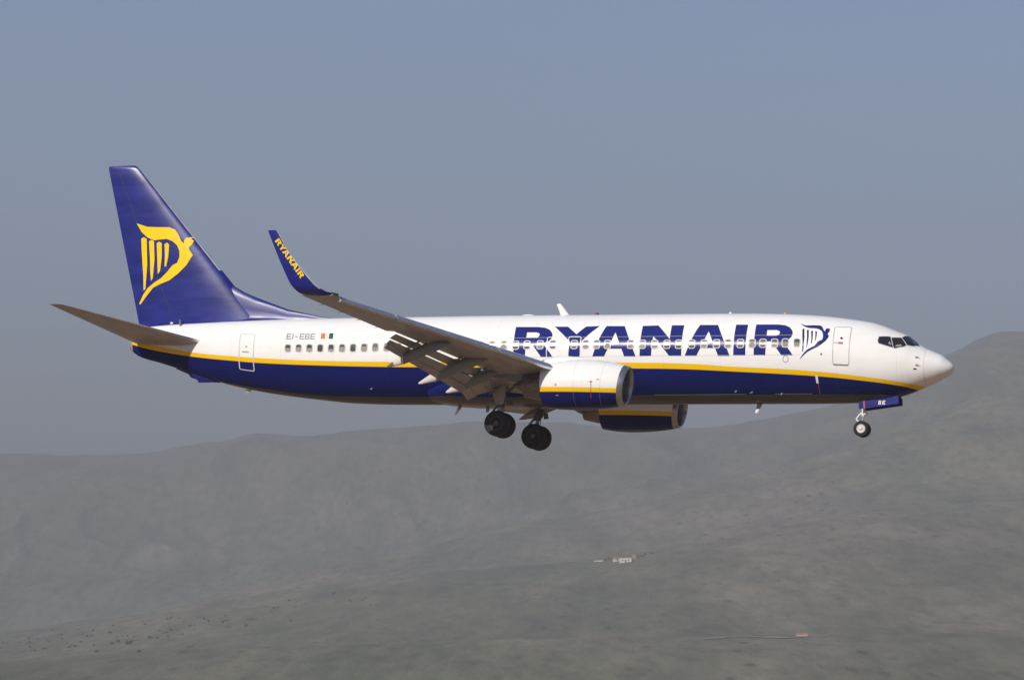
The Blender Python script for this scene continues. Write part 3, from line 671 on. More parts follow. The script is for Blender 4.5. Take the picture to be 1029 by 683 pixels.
    b = MB(); b.tube((22.15, Y(16.95), zle(16.95) + .01), (22.36, Y(17.2), .72), .05, .04, 8)
    b.build('navigation_light', M['green'] if sd < 0 else M['red'], wing)
    for y in (12.2, 13.4, 14.6, 15.8):
        b = MB(); b.tube((tecl(y) - .04, Y(y), zle(y) - .06), (tecl(y) + .16, Y(y), zle(y) - .08), .012, .008, 6)
        b.build('static_wick', M['dark'], wing)
    return wing, wl

wing_r, winglet_r = make_wing(-1)
wing_l, winglet_l = make_wing(1)

def side_decal(name, target, layers, direction, parent, off=0.004, gs=.25, gp=.25):
    """flat outlines in (station, height) pressed sideways onto a part's skin"""
    me = target.data
    bvh = BVHTree.FromPolygons([v.co[:] for v in me.vertices], [p.vertices[:] for p in me.polygons])
    v = []; f = []; mi = []; mats = []
    for polys, mat in layers:
        if mat not in mats: mats.append(mat)
        for loops in polys:
            V, F = decal_tris(loops, gs, gp); k = len(v)
            for s, z in V:
                o = Vector((S0 - s, -direction * 40, z - Z0))
                h = bvh.ray_cast(o, Vector((0, direction, 0)))
                p = h[0] if h[0] is not None else Vector((S0 - s, 0, z - Z0))
                v.append((p.x, p.y - direction * off, p.z))
            f += [[i + k for i in t] for t in F]; mi += [mats.index(mat)] * len(F)
    return mesh_obj(name, v, f, mats, parent, mi, smooth=False)

# winglet word: the same letters laid along the winglet
A0 = np.array([24.613, 2.771]); A1 = np.array([23.507, 1.24]); UPV = np.array([23.342, 1.38]) - A1
wl_word = [[[tuple(A0 + (A1 - A0) * q[0] + UPV * q[1]) for q in lp] for lp in letter] for letter in NLET]
side_decal('winglet_lettering', winglet_r, [(wl_word, M['yellow'])], 1, winglet_r, 0.006)

# ================================================================== TAIL
b = MB(); secs = []
fin_le = lambda z: 33.01 + (z - 3.41) * .872
fin_te = lambda z: 37.66 + (z - 1.77) * .247
def fin_sec(z, k=1.0, t=.095):
    a, e = fin_le(z), fin_te(z); c = (e - a); d = (1 - k) * c * .5
    return [(a + d + x * c * k, h * c * k, z) for x, h in airfoil(20, t * k ** 0.5, .002, 0)]
for z in (1.2, 2.0, 3.0, 4.2, 5.5, 7.0, 8.3, 8.95): secs.append(fin_sec(z))
secs.append(fin_sec(9.08, .97, .08)); secs.append(fin_sec(9.14, .86, .05))
b.loft(secs, mfun=lambda i, j: 1 if 17 <= j <= 20 and i >= 3 else 0)
fin = b.build('tail_fin', [M['navy'], M['edge']], airliner, sharp=50)
_half = [(1.9, 0), (1.4, .10), (1.15, .17), (1.03, .26), (.99, .5), (.95, .78), (.8, .91), (.45, .985)]
DORSAL = [(-a, h) for a, h in _half] + [(0, 1.0)] + [(a, h) for a, h in _half[::-1]]
b = MB(); secs = []
for s, z, w in ((27.9, 1.90, .02), (28.9, 2.03, .07), (30.43, 2.37, .13), (31.98, 2.94, .17), (32.6, 3.2, .18), (33.2, 3.55, .16)):
    zb = float(fsec(np.array(s))[1]) - .12
    sec = []
    for yy, hh in DORSAL:
        sec.append((s + (0 if s < 33 else .5 * (1 - hh)), yy * w, zb + (z - zb) * hh))
    secs.append(sec)
b.loft(secs, closed=True); b.build('dorsal_fin', M['satin'], fin)
side_decal('harp_emblem', fin, [(DEC['fin_harp'], M['yellow'])], 1, fin, 0.006)
# rudder joint
rj = []
for z0, z1 in ((2.2, 8.8),):
    hs = lambda z: fin_te(z) - .30 * (fin_te(z) - fin_le(z))
    rj.append([[(hs(z0), z0), (hs(z0) + .025, z0), (hs(z1) + .025, z1), (hs(z1), z1)]])
    rj.append([[(hs(8.8), 8.8), (fin_te(8.8) - .02, 8.8), (fin_te(8.8) - .02, 8.825), (hs(8.8), 8.825)]])
side_decal('rudder_joint', fin, [(rj, M['dark'])], 1, fin, 0.004)

def make_stab(sd):
    b = MB(); secs = []
    for y in (0.35, 1.2, 2.5, 4.0, 5.5, 6.6, 7.0, 7.12, 7.17):
        a = 34.53 + (y - 1.2) * .675 + (0 if y < 7 else (y - 7.0) * 1.2); e = 37.75 + (y - 1) * .22
        z = .91 + (y - 1.2) * .15
        secs.append(foil(a, sd * y, z, e - a, .098 if y < 7.1 else .07, R(-1.0), .002, 0))
    b.loft(secs, mfun=lambda i, j: 1 if j in (12, 13) else 0)
    o = b.build('tailplane', [M['grey'], M['metal']], airliner, sharp=50)
    b = MB(); secs = []
    # elevator: hinge joint shows as a fine groove strip below
    for y in (1.4, 6.7):
        a = 34.53 + (y - 1.2) * .675; e = 37.75 + (y - 1) * .22; h = a + .70 * (e - a); z = .91 + (y - 1.2) * .15
        th = .098 * (e - a) * .40
        secs.append([(h, sd * y, z - th), (h + .03, sd * y, z - th), (h + .03, sd * y, z - th - .004), (h, sd * y, z - th - .004)])
    b.loft(secs); b.build('elevator_joint', M['dkgrey'], o, smooth=False)
make_stab(-1); make_stab(1)

# ================================================================== ENGINES
def make_engine(sd):
    cy = sd * 4.83; cz = -1.70
    shear = lambda s: -.15 * float(np.clip((15.5 - s) / 2.2, 0, 1))
    def squash(s, y, z):
        k = float(np.clip((16.2 - s) / 2.5, 0, 1))
        if z < 0: z *= 1 - .07 * k
        y *= 1 + .02 * k
        return y, z - .085 * float(np.clip((15.2 - s) / 1.9, 0, 1))
    b = MB()
    b.lathe_s(cy, cz, [(13.41, .915), (13.6, .96), (13.95, 1.015), (14.4, 1.065), (15.0, 1.105), (15.6, 1.10), (16.2, 1.05), (16.6, .99), (16.85, .945), (16.852, .915), (16.5, .91), (15.9, .90)], shear=shear, squash=squash)
    eng = b.build('engine_nacelle', M['nacelle'], airliner)
    b = MB()
    b.lathe_s(cy, cz, [(13.412, .916), (13.30, .885), (13.20, .85), (13.16, .815), (13.18, .785), (13.25, .76), (13.36, .745), (13.5, .74)], shear=shear, squash=squash)
    b.build('intake_lip', M['lip'], eng, sharp=None)
    b = MB()
    b.lathe_s(cy, cz, [(13.5, .739), (13.8, .735), (14.1, .755), (14.45, .78), (14.6, .79)], shear=shear, squash=squash)
    b.build('intake_duct', M['duct'], eng)
    # fan: twisted blades and spinner
    b = MB()
    for k in range(24):
        q = 2 * math.pi * k / 24; secs = []
        for r, tw, w in ((.20, .5, .10), (.45, .8, .13), (.78, 1.05, .15)):
            c = np.array([math.cos(q), math.sin(q)]); tdir = np.array([-c[1], c[0]])
            sec = []
            for u in (-1, 0, 1):
                p = c * r + tdir * u * w * math.sin(tw); sec.append((14.42 + u * w * math.cos(tw), cy + p[0], cz + p[1]))
            for u in (1, 0, -1):
                p = c * r + tdir * u * w * math.sin(tw); sec.append((14.432 + u * w * math.cos(tw), cy + p[0], cz + p[1]))
            secs.append(sec)
        b.loft(secs)
    b.lathe_s(cy, cz, [(14.62, .0), (14.62, .78)], mf=lambda i, j: 1)
    b.build('fan', [M['dkmetal'], M['dark']], eng)
    b = MB(); b.lathe_s(cy, cz, [(14.02, .005), (14.08, .06), (14.2, .13), (14.4, .22)]); b.build('spinner', M['dkgrey'], eng)
    b = MB()
    b.lathe_s(cy, cz, [(16.0, .80), (16.5, .76), (16.85, .71), (17.3, .62), (17.75, .52), (17.76, .49), (17.4, .48)])
    b.lathe_s(cy, cz, [(16.9, .44), (17.6, .34), (18.0, .20), (18.3, .04)])
    b.build('exhaust_nozzle', M['dkmetal'], eng)
    b = MB(); secs = []
    for s, zb, zt, w in ((14.3, -.95, -.66, .03), (14.75, -1.0, -.575, .14), (15.2, -1.1, -.51, .22), (15.8, -1.2, -.46, .28), (16.35, -1.2, -.47, .30), (16.85, -1.3, -.58, .30), (17.5, -1.55, -.85, .24), (18.2, -1.55, -.95, .20), (18.9, -1.45, -1.0, .14), (19.4, -1.25, -1.05, .05)):
        secs.append([(s, cy + w * math.copysign(abs(math.cos(q)) ** .6, math.cos(q)), (zb + zt) / 2 + (zt - zb) / 2 * math.copysign(abs(math.sin(q)) ** .6, math.sin(q))) for q in np.linspace(0, 2 * math.pi, 24, endpoint=False)])
    b.loft(secs, mfun=lambda i, j: 0 if i < 5 else 1); b.build('pylon', [M['white'], M['dkgrey']], eng)
    # marks on the cowl: red warning band, access latches, joints
    def on(s, ph, off=.004):
        rr = float(np.interp(s, [13.41, 13.6, 13.95, 14.4, 15.0, 15.6, 16.2, 16.6, 16.85], [.915, .96, 1.015, 1.065, 1.105, 1.10, 1.05, .99, .945])) + off
        y, z = squash(s, rr * math.cos(ph), rr * math.sin(ph))
        return (s + shear(s) * z, cy + sd * y, cz + z)
    def patch(bb, s0, s1, p0, p1, m=0, n=10):
        ps = np.linspace(p0, p1, n); r0 = [bb.P(*on(s0, p)) for p in ps]; r1 = [bb.P(*on(s1, p)) for p in ps]
        for k in range(n - 1): bb.face((r0[k], r0[k + 1], r1[k + 1], r1[k]), m)
    b = MB()
    patch(b, 14.50, 14.525, -.68, .02, 0, 16); patch(b, 14.48, 14.58, .02, .08, 0); patch(b, 14.18, 14.30, .12, .18, 1)
    b.build('warning_marking', [M['red'], M['line']], eng)
    b = MB()
    for s in (14.12, 15.30): patch(b, s, s + .006, -1.2, 1.3, 0, 30)
    patch(b, 16.05, 16.13, -.14, -.05, 0); patch(b, 16.0, 16.1, -.55, -.51, 0)
    b.build('cowl_joint', M['line'], eng)
    # strake on the cowl
    return eng
make_engine(-1); make_engine(1)

# ================================================================== LANDING GEAR
def wheel(name, s, y, z, r, w, hub, holes=True):
    """tyre and rim turned round the axle; hub shows on the outer face"""
    piv = bpy.data.objects.new(name, None); COL.objects.link(piv); piv.parent = airliner
    piv.location = (S0 - s, y, z - Z0); piv.empty_display_size = .3
    def loc(o): o.parent = piv; o.location = (-(S0 - s), -y, -(z - Z0)); return o
    b = MB()
    b.lathe_y(s, y, z, [(-w * .36, r * .56), (-w * .46, r * .66), (-w * .5, r * .80), (-w * .44, r * .92), (-w * .3, r * .985), (-w * .12, r), (-w * .11, r * .985), (-w * .09, r), (w * .09, r), (w * .11, r * .985), (w * .12, r), (w * .3, r * .985), (w * .44, r * .92), (w * .5, r * .80), (w * .46, r * .66), (w * .36, r * .56)], 48)
    loc(b.build('tyre', M['black'], None, sharp=60))
    b = MB()
    for sg in (-1, 1):
        pr = [(sg * w * .42, r * .57), (sg * w * .46, r * .53), (sg * w * .40, r * .46), (sg * w * .41, r * .26), (sg * w * .52, r * .20), (sg * w * .55, r * .10), (sg * w * .55, r * .01)] if not holes else [(sg * w * .30, r * .575), (sg * w * .40, r * .56), (sg * w * .40, r * .50), (sg * w * .30, r * .44), (sg * w * .27, r * .24), (sg * w * .42, r * .20), (sg * w * .45, r * .10), (sg * w * .45, r * .01)]
        b.lathe_y(s, y, z, pr, 32)
        for k in range(10 if holes else 0):
            q = 2 * math.pi * k / 10; c = (s + r * .36 * math.cos(q), y + sg * w * .272, z + r * .36 * math.sin(q))
            b.tube(c, (c[0], c[1] + sg * .012, c[2]), r * .055, r * .055, 8, m=1)
    loc(b.build('rim', [hub, M['dark']], None, sharp=40))
    return piv

def main_gear(sd):
    y = sd * 2.86; zw = -3.185; sw = 19.43
    wheel('main_wheel', sw, y + sd * .43, zw, .565, .40, M['hub'])
    wheel('main_wheel', sw, y - sd * .43, zw, .565, .40, M['hub'])
    b = MB()
    b.tube((19.30, y + sd * .05, -1.2), (19.40, y, -2.35), .15, .135, 18)
    b.tube((19.40, y, -2.30), (sw, y, zw + .05), .085, .085, 16, m=1)
    b.tube((sw, y - .62, zw), (sw, y + .62, zw), .085, .085, 14)
    b.tube((19.40, y, -2.34), (19.40, y, -2.44), .16, .16, 18)
    # torsion links behind the leg
    b.tube((19.52, y, -2.30), (19.82, y, -2.66), .055, .04, 8); b.tube((19.82, y, -2.66), (sw + .08, y, -3.06), .04, .05, 8)
    b.box(19.36, 19.52, y - .14, y + .14, -2.32, -2.2)
    # hoses and brake units
    for dy in (-.12, .12): b.tube((19.28, y + dy, -1.6), (sw - .12, y + dy, -3.02), .018, .018, 6)
    for dy in (-.25, .25): b.lathe_y(sw, y + dy, zw, [(-.06, .24), (.06, .24)], 20)
    leg = b.build('main_gear_strut', [M['gear'], M['steel']], airliner)
    b = MB(); b.tube((19.35, y - sd * .08, -2.1), (19.5, y - sd * 1.25, -1.5), .06, .06, 10); b.tube((19.30, y, -1.9), (18.5, y + sd * .1, -1.35), .055, .05, 10)
    b.build('gear_brace', M['gear'], leg)
    b = MB(); secs = []
    for z, a, e in ((-1.32, 19.08, 19.85), (-1.9, 19.14, 19.72), (-2.22, 19.20, 19.62), (-2.34, 19.28, 19.55)):
        yy = y + sd * (.30 + (-1.32 - z) * -.05)
        secs.append([(a, yy, z), ((a + e) / 2, yy + sd * .05, z), (e, yy, z), (e, yy - sd * .03, z), (a, yy - sd * .03, z)])
    b.loft(secs); b.build('gear_door', M['grey'], leg)
    b = MB(); b.box(18.98, 19.32, y - .20, y + .22, -2.12, -2.08); b.tube((19.1, y, -2.1), (19.4, y, -2.3), .04, .04, 8)
    b.tube((19.02, y, -2.10), (19.0, y + .02, -2.36), .09, .12, 12)
    b.build('gear_fitting', M['dkmetal'], leg)
    # dark wheel well in the belly
    b = MB(); b.lathe_s(0, 0, [(0, 0.01), (0, .01)]) if False else None
main_gear(-1); main_gear(1)

for y in (-.20, .20): wheel('nose_wheel', 3.97, y, -3.16, .343, .22, M['rim'], False)
b = MB()
b.tube((3.90, 0, -1.7), (3.93, 0, -2.6), .085, .08, 14); b.tube((3.93, 0, -2.55), (3.97, 0, -3.14), .055, .055, 12, m=1)
b.tube((3.97, -.28, -3.16), (3.97, .28, -3.16), .05, .05, 12)
b.tube((4.02, 0, -2.45), (4.24, 0, -2.72), .04, .035, 8); b.tube((4.24, 0, -2.72), (4.0, 0, -3.02), .035, .04, 8)
b.tube((3.82, -.10, -2.40), (3.86, -.10, -2.55), .075, .075, 12); b.tube((3.82, .10, -2.40), (3.86, .10, -2.55), .075, .075, 12)
b.build('nose_gear_strut', [M['white'], M['metal']], airliner)
for sd in (-1, 1):
    o = [(4.04, -1.98), (3.95, -1.90), (2.43, -1.70), (2.31, -1.84), (2.30, -2.11), (3.99, -2.34), (4.05, -2.28)]
    b = MB()
    ins = [(4.03, -1.9), (3.95, -1.86), (2.43, -1.66), (2.33, -1.80), (2.32, -2.11), (3.99, -2.34), (4.04, -2.28)]
    b.loft([[(s, sd * (.46 + (-1.8 - z) * .01), z) for s, z in o], [(s, sd * (.42 + (-1.8 - z) * .01), z) for s, z in ins]])
    dr = b.build('nose_gear_door', [M['navy']], airliner, sharp=30)
    if sd < 0:
        ox, sx, oy, sy = 3.19, -.31, -1.975, .17     # two white letters and a red band on the near door
        bB = [[(0, 0), (.30, 0), (.42, .15), (.40, .40), (.34, .50), (.44, .62), (.44, .85), (.34, 1), (.06, 1)], [(.12, .16), (.26, .16), (.29, .38), (.15, .40)], [(.17, .62), (.30, .60), (.32, .82), (.20, .84)]]
        eE = [[(.55, 0), (.97, 0), (.985, .2), (.70, .2), (.72, .40), (.95, .40), (.965, .60), (.735, .60), (.755, .80), (1.0, .80), (1.02, 1), (.62, 1)]]
        conv = lambda lp: [(ox + sx * q[0], oy - sy + sy * q[1] + .05 * (1 - 1)) for q in lp]
        side_decal('door_lettering', dr, [([[conv(l) for l in bB]], M['white'])], 1, dr, .006)
        side_decal('door_lettering', dr, [([[conv(l) for l in eE]], M['white'])], 1, dr, .006)
        side_decal('door_marking', dr, [([[[(3.86, -1.93), (3.79, -1.92), (3.76, -2.30), (3.83, -2.31)]]], M['red'])], 1, dr, .006)
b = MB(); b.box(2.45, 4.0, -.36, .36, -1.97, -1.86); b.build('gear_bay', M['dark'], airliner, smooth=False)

# ================================================================== TERRAIN
def look(px, py):
    """azimuth and slope (rise over run) of a line of sight, in pixels of the 1029 px frame"""
    d = CAM_F * LENS_PX + CAM_R * (px - 514.5) - CAM_U * (py - 341.5)
    return math.atan2(d[0], d[1]), d[2] / math.hypot(d[0], d[1])

def crest(pts):
    q = [look(*p) for p in pts]
    a = np.array([x[0] for x in q]); t = np.array([x[1] for x in q])
    def f(az):
        return pchip(np.clip(az, a[0], a[-1]), a, t)
    return f

# skylines of the successive ridges, near to far (metres from the camera, crest line)
W = lambda l, r: [(-900, l)] , [(1900, r)]
RIDGES = [
    (1300, [(-900, 716), (1900, 716)], 0),
    (1900, [(-900, 672), (0, 663), (217, 652), (520, 643), (1029, 634), (1900, 628)], 0),
    (2010, [(-900, 675), (0, 666), (217, 655), (520, 646), (1029, 636), (1900, 630)], 0),
    (3150, [(-900, 676), (0, 640), (217, 607), (430, 576), (510, 568), (610, 559), (790, 527), (863, 518), (1029, 503), (1900, 470)], 0),
    (3350, [(-900, 678), (0, 641), (217, 609), (430, 579), (510, 572), (610, 562), (790, 530), (863, 521), (1029, 505), (1900, 472)], 0),
    (4300, [(-900, 668), (0, 636), (100, 621), (217, 597), (283, 577), (430, 547), (520, 526), (636, 506), (712, 488), (812, 463), (900, 438), (1029, 402), (1300, 380), (1900, 392)], 0),
    (4520, [(-900, 668), (0, 636), (100, 621), (217, 602), (283, 586), (430, 558), (520, 538), (636, 512), (712, 491), (812, 465), (900, 436), (1029, 399), (1300, 376), (1900, 390)], .2),
    (5350, [(-900, 600), (0, 588), (192, 580), (300, 566), (430, 540), (520, 520), (636, 496), (712, 479), (812, 455), (900, 425), (1029, 385), (1300, 360), (1900, 380)], .7),
    (6350, [(-900, 520), (0, 494), (15, 489), (100, 481), (167, 471), (212, 456), (263, 441), (320, 439), (400, 437), (480, 434), (560, 437), (640, 440), (700, 440), (760, 434), (800, 427), (850, 413), (900, 391), (935, 375), (965, 361), (1005, 347), (1029, 345), (1300, 335), (1900, 370)], .12),
    (6600, [(-900, 524), (0, 500), (15, 496), (100, 488), (167, 476), (212, 462), (263, 447), (320, 444), (400, 441), (480, 438), (560, 441), (640, 444), (700, 444), (760, 437), (800, 429), (850, 414), (900, 391), (935, 374), (965, 359), (1005, 345), (1029, 342), (1300, 332), (1900, 368)], .3),
    (7700, [(-900, 462), (0, 458), (100, 457), (160, 453), (176, 449), (230, 441), (260, 434), (300, 437), (340, 433), (400, 428), (480, 424), (560, 425), (640, 430), (700, 432), (760, 425), (800, 418), (850, 404), (900, 381), (935, 364), (950, 357), (965, 350), (985, 339), (1005, 333.5), (1029, 333), (1300, 328), (1900, 365)], .08),
    (8600, [(-900, 500), (900, 470), (1029, 440), (1900, 450)], .3),
]
RIDGE_F = [(r, crest(p), g) for r, p, g in RIDGES]

# lattice noise over the ground plan, vectorised
_perm = rng.permutation(4096)
_val = rng.random(4096)
def vnoise(x, y):
    xi = np.floor(x).astype(np.int64); yi = np.floor(y).astype(np.int64)
    u = x - xi; w = y - yi; u = u * u * (3 - 2 * u); w = w * w * (3 - 2 * w)
    h = lambda a, c: _val[_perm[(_perm[a & 4095] + c) & 4095]]
    return (h(xi, yi) * (1 - u) + h(xi + 1, yi) * u) * (1 - w) + (h(xi, yi + 1) * (1 - u) + h(xi + 1, yi + 1) * u) * w
def fbm(x, y, sc, octv=4):
    o = 0; a = 1.0; t = 0
    for k in range(octv):
        o = o + a * (vnoise(x / sc + 17.3 * k, y / sc - 9.1 * k) - .5); t += a; a *= .5; sc *= .5
    return o / t * 2
def ridged(x, y, sc, octv=4):
    o = 0; a = 1.0; t = 0
    for k in range(octv):
        n = 1 - np.abs(2 * vnoise(x / sc + 31.7 * k, y / sc + 5.9 * k) - 1); o = o + a * n * n; t += a; a *= .5; sc *= .5
    return o / t

def ground_z(az, r):
    az = np.asarray(az, float); r = np.asarray(r, float)
    rs = [0.0, 600.0] + [q[0] for q in RIDGE_F] + [9800.0, 30000.0]
    zs = [0 * az, 0 * az - 1] + [q[0] * q[1](az) + CAM_Z for q in RIDGE_F]
    zs += [zs[-1] * .4, 0 * az]
    gs = [0, 0] + [q[2] for q in RIDGE_F] + [.3, 0]
    z = np.zeros(np.broadcast(az, r).shape); az, r = np.broadcast_arrays(az, r)
    # rounded crests: cosine easing between the lines
    for i in range(len(rs) - 1):
        m = (r >= rs[i]) & (r < rs[i + 1])
        if not m.any(): continue
        t = (r[m] - rs[i]) / (rs[i + 1] - rs[i])
        e = t * .55 + .45 * (t * t * (3 - 2 * t))
        a = np.broadcast_to(zs[i], z.shape)[m]; c = np.broadcast_to(zs[i + 1], z.shape)[m]
        z[m] = a + (c - a) * e
    g = np.interp(r, rs, gs)
    fade = np.clip((np.abs(az) - .35) / .6, 0, 1)
    x = r * np.sin(az); y = r * np.cos(az)
    far = np.clip((r - 1200) / 2500, 0, 1)
    z = z + far * 5.0 * fbm(x, y, 420, 4) * (1 - fade) + np.clip((r - 900) / 1200, 0, 1) * 1.6 * fbm(x, y, 60, 3)
    z = z + far * 3.2 * fbm(x, y, 85, 2) * (1 - fade)
    z = z + g * 120 * (ridged(x + 90 * fbm(x, y, 500, 2), y * .30, 430, 5) - .52)
    return z * (1 - .75 * fade)

azc = np.concatenate([np.arange(-8.6, 8.6, .026), ])
azs = np.concatenate([np.linspace(-180, -60, 25)[:-1], np.linspace(-60, -20, 28)[:-1], np.linspace(-20, -8.6, 60)[:-1], azc, np.linspace(8.6, 20, 60), np.linspace(20, 60, 28)[1:], np.linspace(60, 180, 25)[1:-1]])
azr = np.radians(azs)
rad = np.concatenate([[3, 20, 60, 120, 200, 300, 420, 560, 720, 900, 1080], np.linspace(1220, 3200, 130), np.linspace(3215, 4600, 110), np.linspace(4615, 8000, 230), np.linspace(8100, 9800, 14), [10500, 11500, 13000, 15000]])
AZ, RR = np.meshgrid(azr, rad, indexing='ij')
ZZ = np.concatenate([ground_z(AZ[i:i + 64], RR[i:i + 64]) for i in range(0, len(azr), 64)])
X = RR * np.sin(AZ); Y_ = RR * np.cos(AZ)
na, nr = AZ.shape
verts = np.stack([X, Y_, ZZ], -1).reshape(-1, 3)
verts = np.vstack([verts, [[0, 0, 0]]])
ia = np.arange(na); ja = np.arange(nr - 1)
I, J = np.meshgrid(ia, ja, indexing='ij'); I2 = (I + 1) % na
quads = np.stack([I * nr + J, I * nr + J + 1, I2 * nr + J + 1, I2 * nr + J], -1).reshape(-1, 4)
cen = na * nr
tris = np.stack([ia * nr, ((ia + 1) % na) * nr, np.full(na, cen)], -1)
me = bpy.data.meshes.new('hills')
me.vertices.add(len(verts)); me.vertices.foreach_set('co', verts.astype(np.float32).ravel())
nl = quads.size + tris.size
me.loops.add(nl); me.loops.foreach_set('vertex_index', np.concatenate([quads.ravel(), tris[:, [0, 2, 1]].ravel()]).astype(np.int32))
npoly = len(quads) + len(tris)
me.polygons.add(npoly)
ls = np.concatenate([np.arange(len(quads)) * 4, quads.size + np.arange(len(tris)) * 3]).astype(np.int32)
me.polygons.foreach_set('loop_start', ls)
me.update(calc_edges=True)
me.validate()
me.polygons.foreach_set('use_smooth', np.full(len(me.polygons), True))
if me.polygons[len(me.polygons) // 2].normal.z < 0: me.flip_normals()

m, nt, bs = newmat('hillside')
geo = nd(nt, 'ShaderNodeNewGeometry')
tc = nd(nt, 'ShaderNodeTexCoord'); P = tc.outputs['Object']
sep = nd(nt, 'ShaderNodeSeparateXYZ'); nt.links.new(geo.outputs['Normal'], sep.inputs[0])
pm = nd(nt, 'ShaderNodeMapping'); pm.inputs['Scale'].default_value = (1, .16, .8)
nt.links.new(P, pm.inputs['Vector']); P0 = P; P = pm.outputs[0]      # soil and scrub run in bands down the slope
n_big = noise_n(nt, P, .0021, 5.0, .6)
n_mid = noise_n(nt, P, .016, 8.0, .66)
n_sml = noise_n(nt, P, .09, 4.0, .6)
grass = ramp_n(nt, n_mid, [(.32, (.125, .134, .082)), (.50, (.190, .194, .118)), (.70, (.262, .240, .155))])
soil = ramp_n(nt, n_mid, [(.34, (.185, .158, .120)), (.66, (.325, .266, .205))])
c = mix_n(nt, ramp_n(nt, n_big, [(.44, 0.05), (.62, .75)]), grass, soil)
steep = ramp_n(nt, sep.outputs[2], [(.80, 1.0), (.93, 0.0)])
rock = ramp_n(nt, n_mid, [(.36, (.07, .07, .066)), (.52, (.17, .145, .125)), (.68, (.40, .29, .23))])
c = mix_n(nt, math_n(nt, 'MULTIPLY', steep, .8), c, rock)
# low scrub: dark dots
vor = nd(nt, 'ShaderNodeTexVoronoi'); vor.inputs['Scale'].default_value = .075
nt.links.new(P, vor.inputs['Vector'])
dots = ramp_n(nt, vor.outputs['Distance'], [(.10, 1.0), (.24, 0.0)])
dens = ramp_n(nt, noise_n(nt, P, .004, 3.0), [(.42, 0.0), (.62, 1.0)])
c = mix_n(nt, math_n(nt, 'MULTIPLY', math_n(nt, 'MULTIPLY', dots, dens), .8), c, (.030, .034, .022))
c = mix_n(nt, ramp_n(nt, n_sml, [(.34, .36), (.58, 0.0)]), c, (.035, .036, .026))
veg = ramp_n(nt, noise_n(nt, P, .0055, 5.0, .6), [(.36, 1.0), (.56, 0.0)])
c = mix_n(nt, math_n(nt, 'MULTIPLY', veg, .45), c, (.070, .084, .056))     # darker scrub on parts of the slope
# bare dry earth on the flat airfield below
sxy = nd(nt, 'ShaderNodeVectorMath'); sxy.operation = 'LENGTH'; nt.links.new(P0, sxy.inputs[0])
flat = math_n(nt, 'DIVIDE', math_n(nt, 'SUBTRACT', 1500.0, sxy.outputs['Value']), 500.0, clamp=True)
earth = ramp_n(nt, n_sml, [(.3, (.25, .170, .108)), (.7, (.36, .25, .16))])
c = mix_n(nt, flat, c, earth)
nt.links.new(c, bs.inputs['Base Color'])
bs.inputs['Roughness'].default_value = .95
bs.inputs['Specular IOR Level'].default_value = .1
bump_n(nt, n_sml, .6, 3.0, bs)
me.materials.append(m)
hills = bpy.data.objects.new('hills', me); COL.objects.link(hills)
tag(hills, kind='structure')

def spot(px, r):
    az, _ = look(px, 600)
    z = float(ground_z(np.array([az]), np.array([float(r)]))[0])
    return Vector((r * math.sin(az), r * math.cos(az), z))

def spot_seen(px, py):
    """ground point where a line of sight first meets the hillside"""
    az, sl = look(px, py)
    rr_ = np.arange(1250, 8000, 6.0)
    z = ground_z(np.full(rr_.shape, az), rr_)
    k = np.argmax(z >= CAM_Z + rr_ * sl)
    return Vector((rr_[k] * math.sin(az), rr_[k] * math.cos(az), z[k])), rr_[k]

# ================================================================== FARM ON THE SLOPE
mat_wall = paint('lime_washed_wall', (.66, .60, .49), .8, var=.05, scale=.6)
mat_roof = paint('terracotta_roof', (.36, .20, .13), .85, var=.15, scale=.8)
mat_open = paint('dark_opening', (.03, .03, .035), .6)
mat_shed = paint('ochre_wall', (.50, .35, .25), .85, var=.08, scale=.5)
mat_wood = paint('weathered_wood', (.16, .12, .09), .8, var=.1)

class LB:
    """boxes and prisms in local metres, linked as one mesh under an Empty"""
    def __init__(self): self.v = []; self.f = []
    def box(self, x0, x1, y0, y1, z0, z1):
        k = len(self.v)
        self.v += [(x, y, z) for z in (z0, z1) for x, y in ((x0, y0), (x1, y0), (x1, y1), (x0, y1))]
        self.f += [[k + i for i in q] for q in ((0, 3, 2, 1), (4, 5, 6, 7), (0, 1, 5, 4), (1, 2, 6, 5), (2, 3, 7, 6), (3, 0, 4, 7))]
    def gable(self, x0, x1, y0, y1, z0, z1):
        k = len(self.v); ym = (y0 + y1) / 2
        self.v += [(x0, y0, z0), (x1, y0, z0), (x1, y1, z0), (x0, y1, z0), (x0, ym, z1), (x1, ym, z1)]
        self.f += [[k + i for i in q] for q in ((0, 1, 5, 4), (2, 3, 4, 5), (0, 4, 3), (1, 2, 5), (0, 3, 2, 1))]
    def build(self, name, mat, parent): return mesh_obj(name, self.v, self.f, mat, parent, smooth=False)

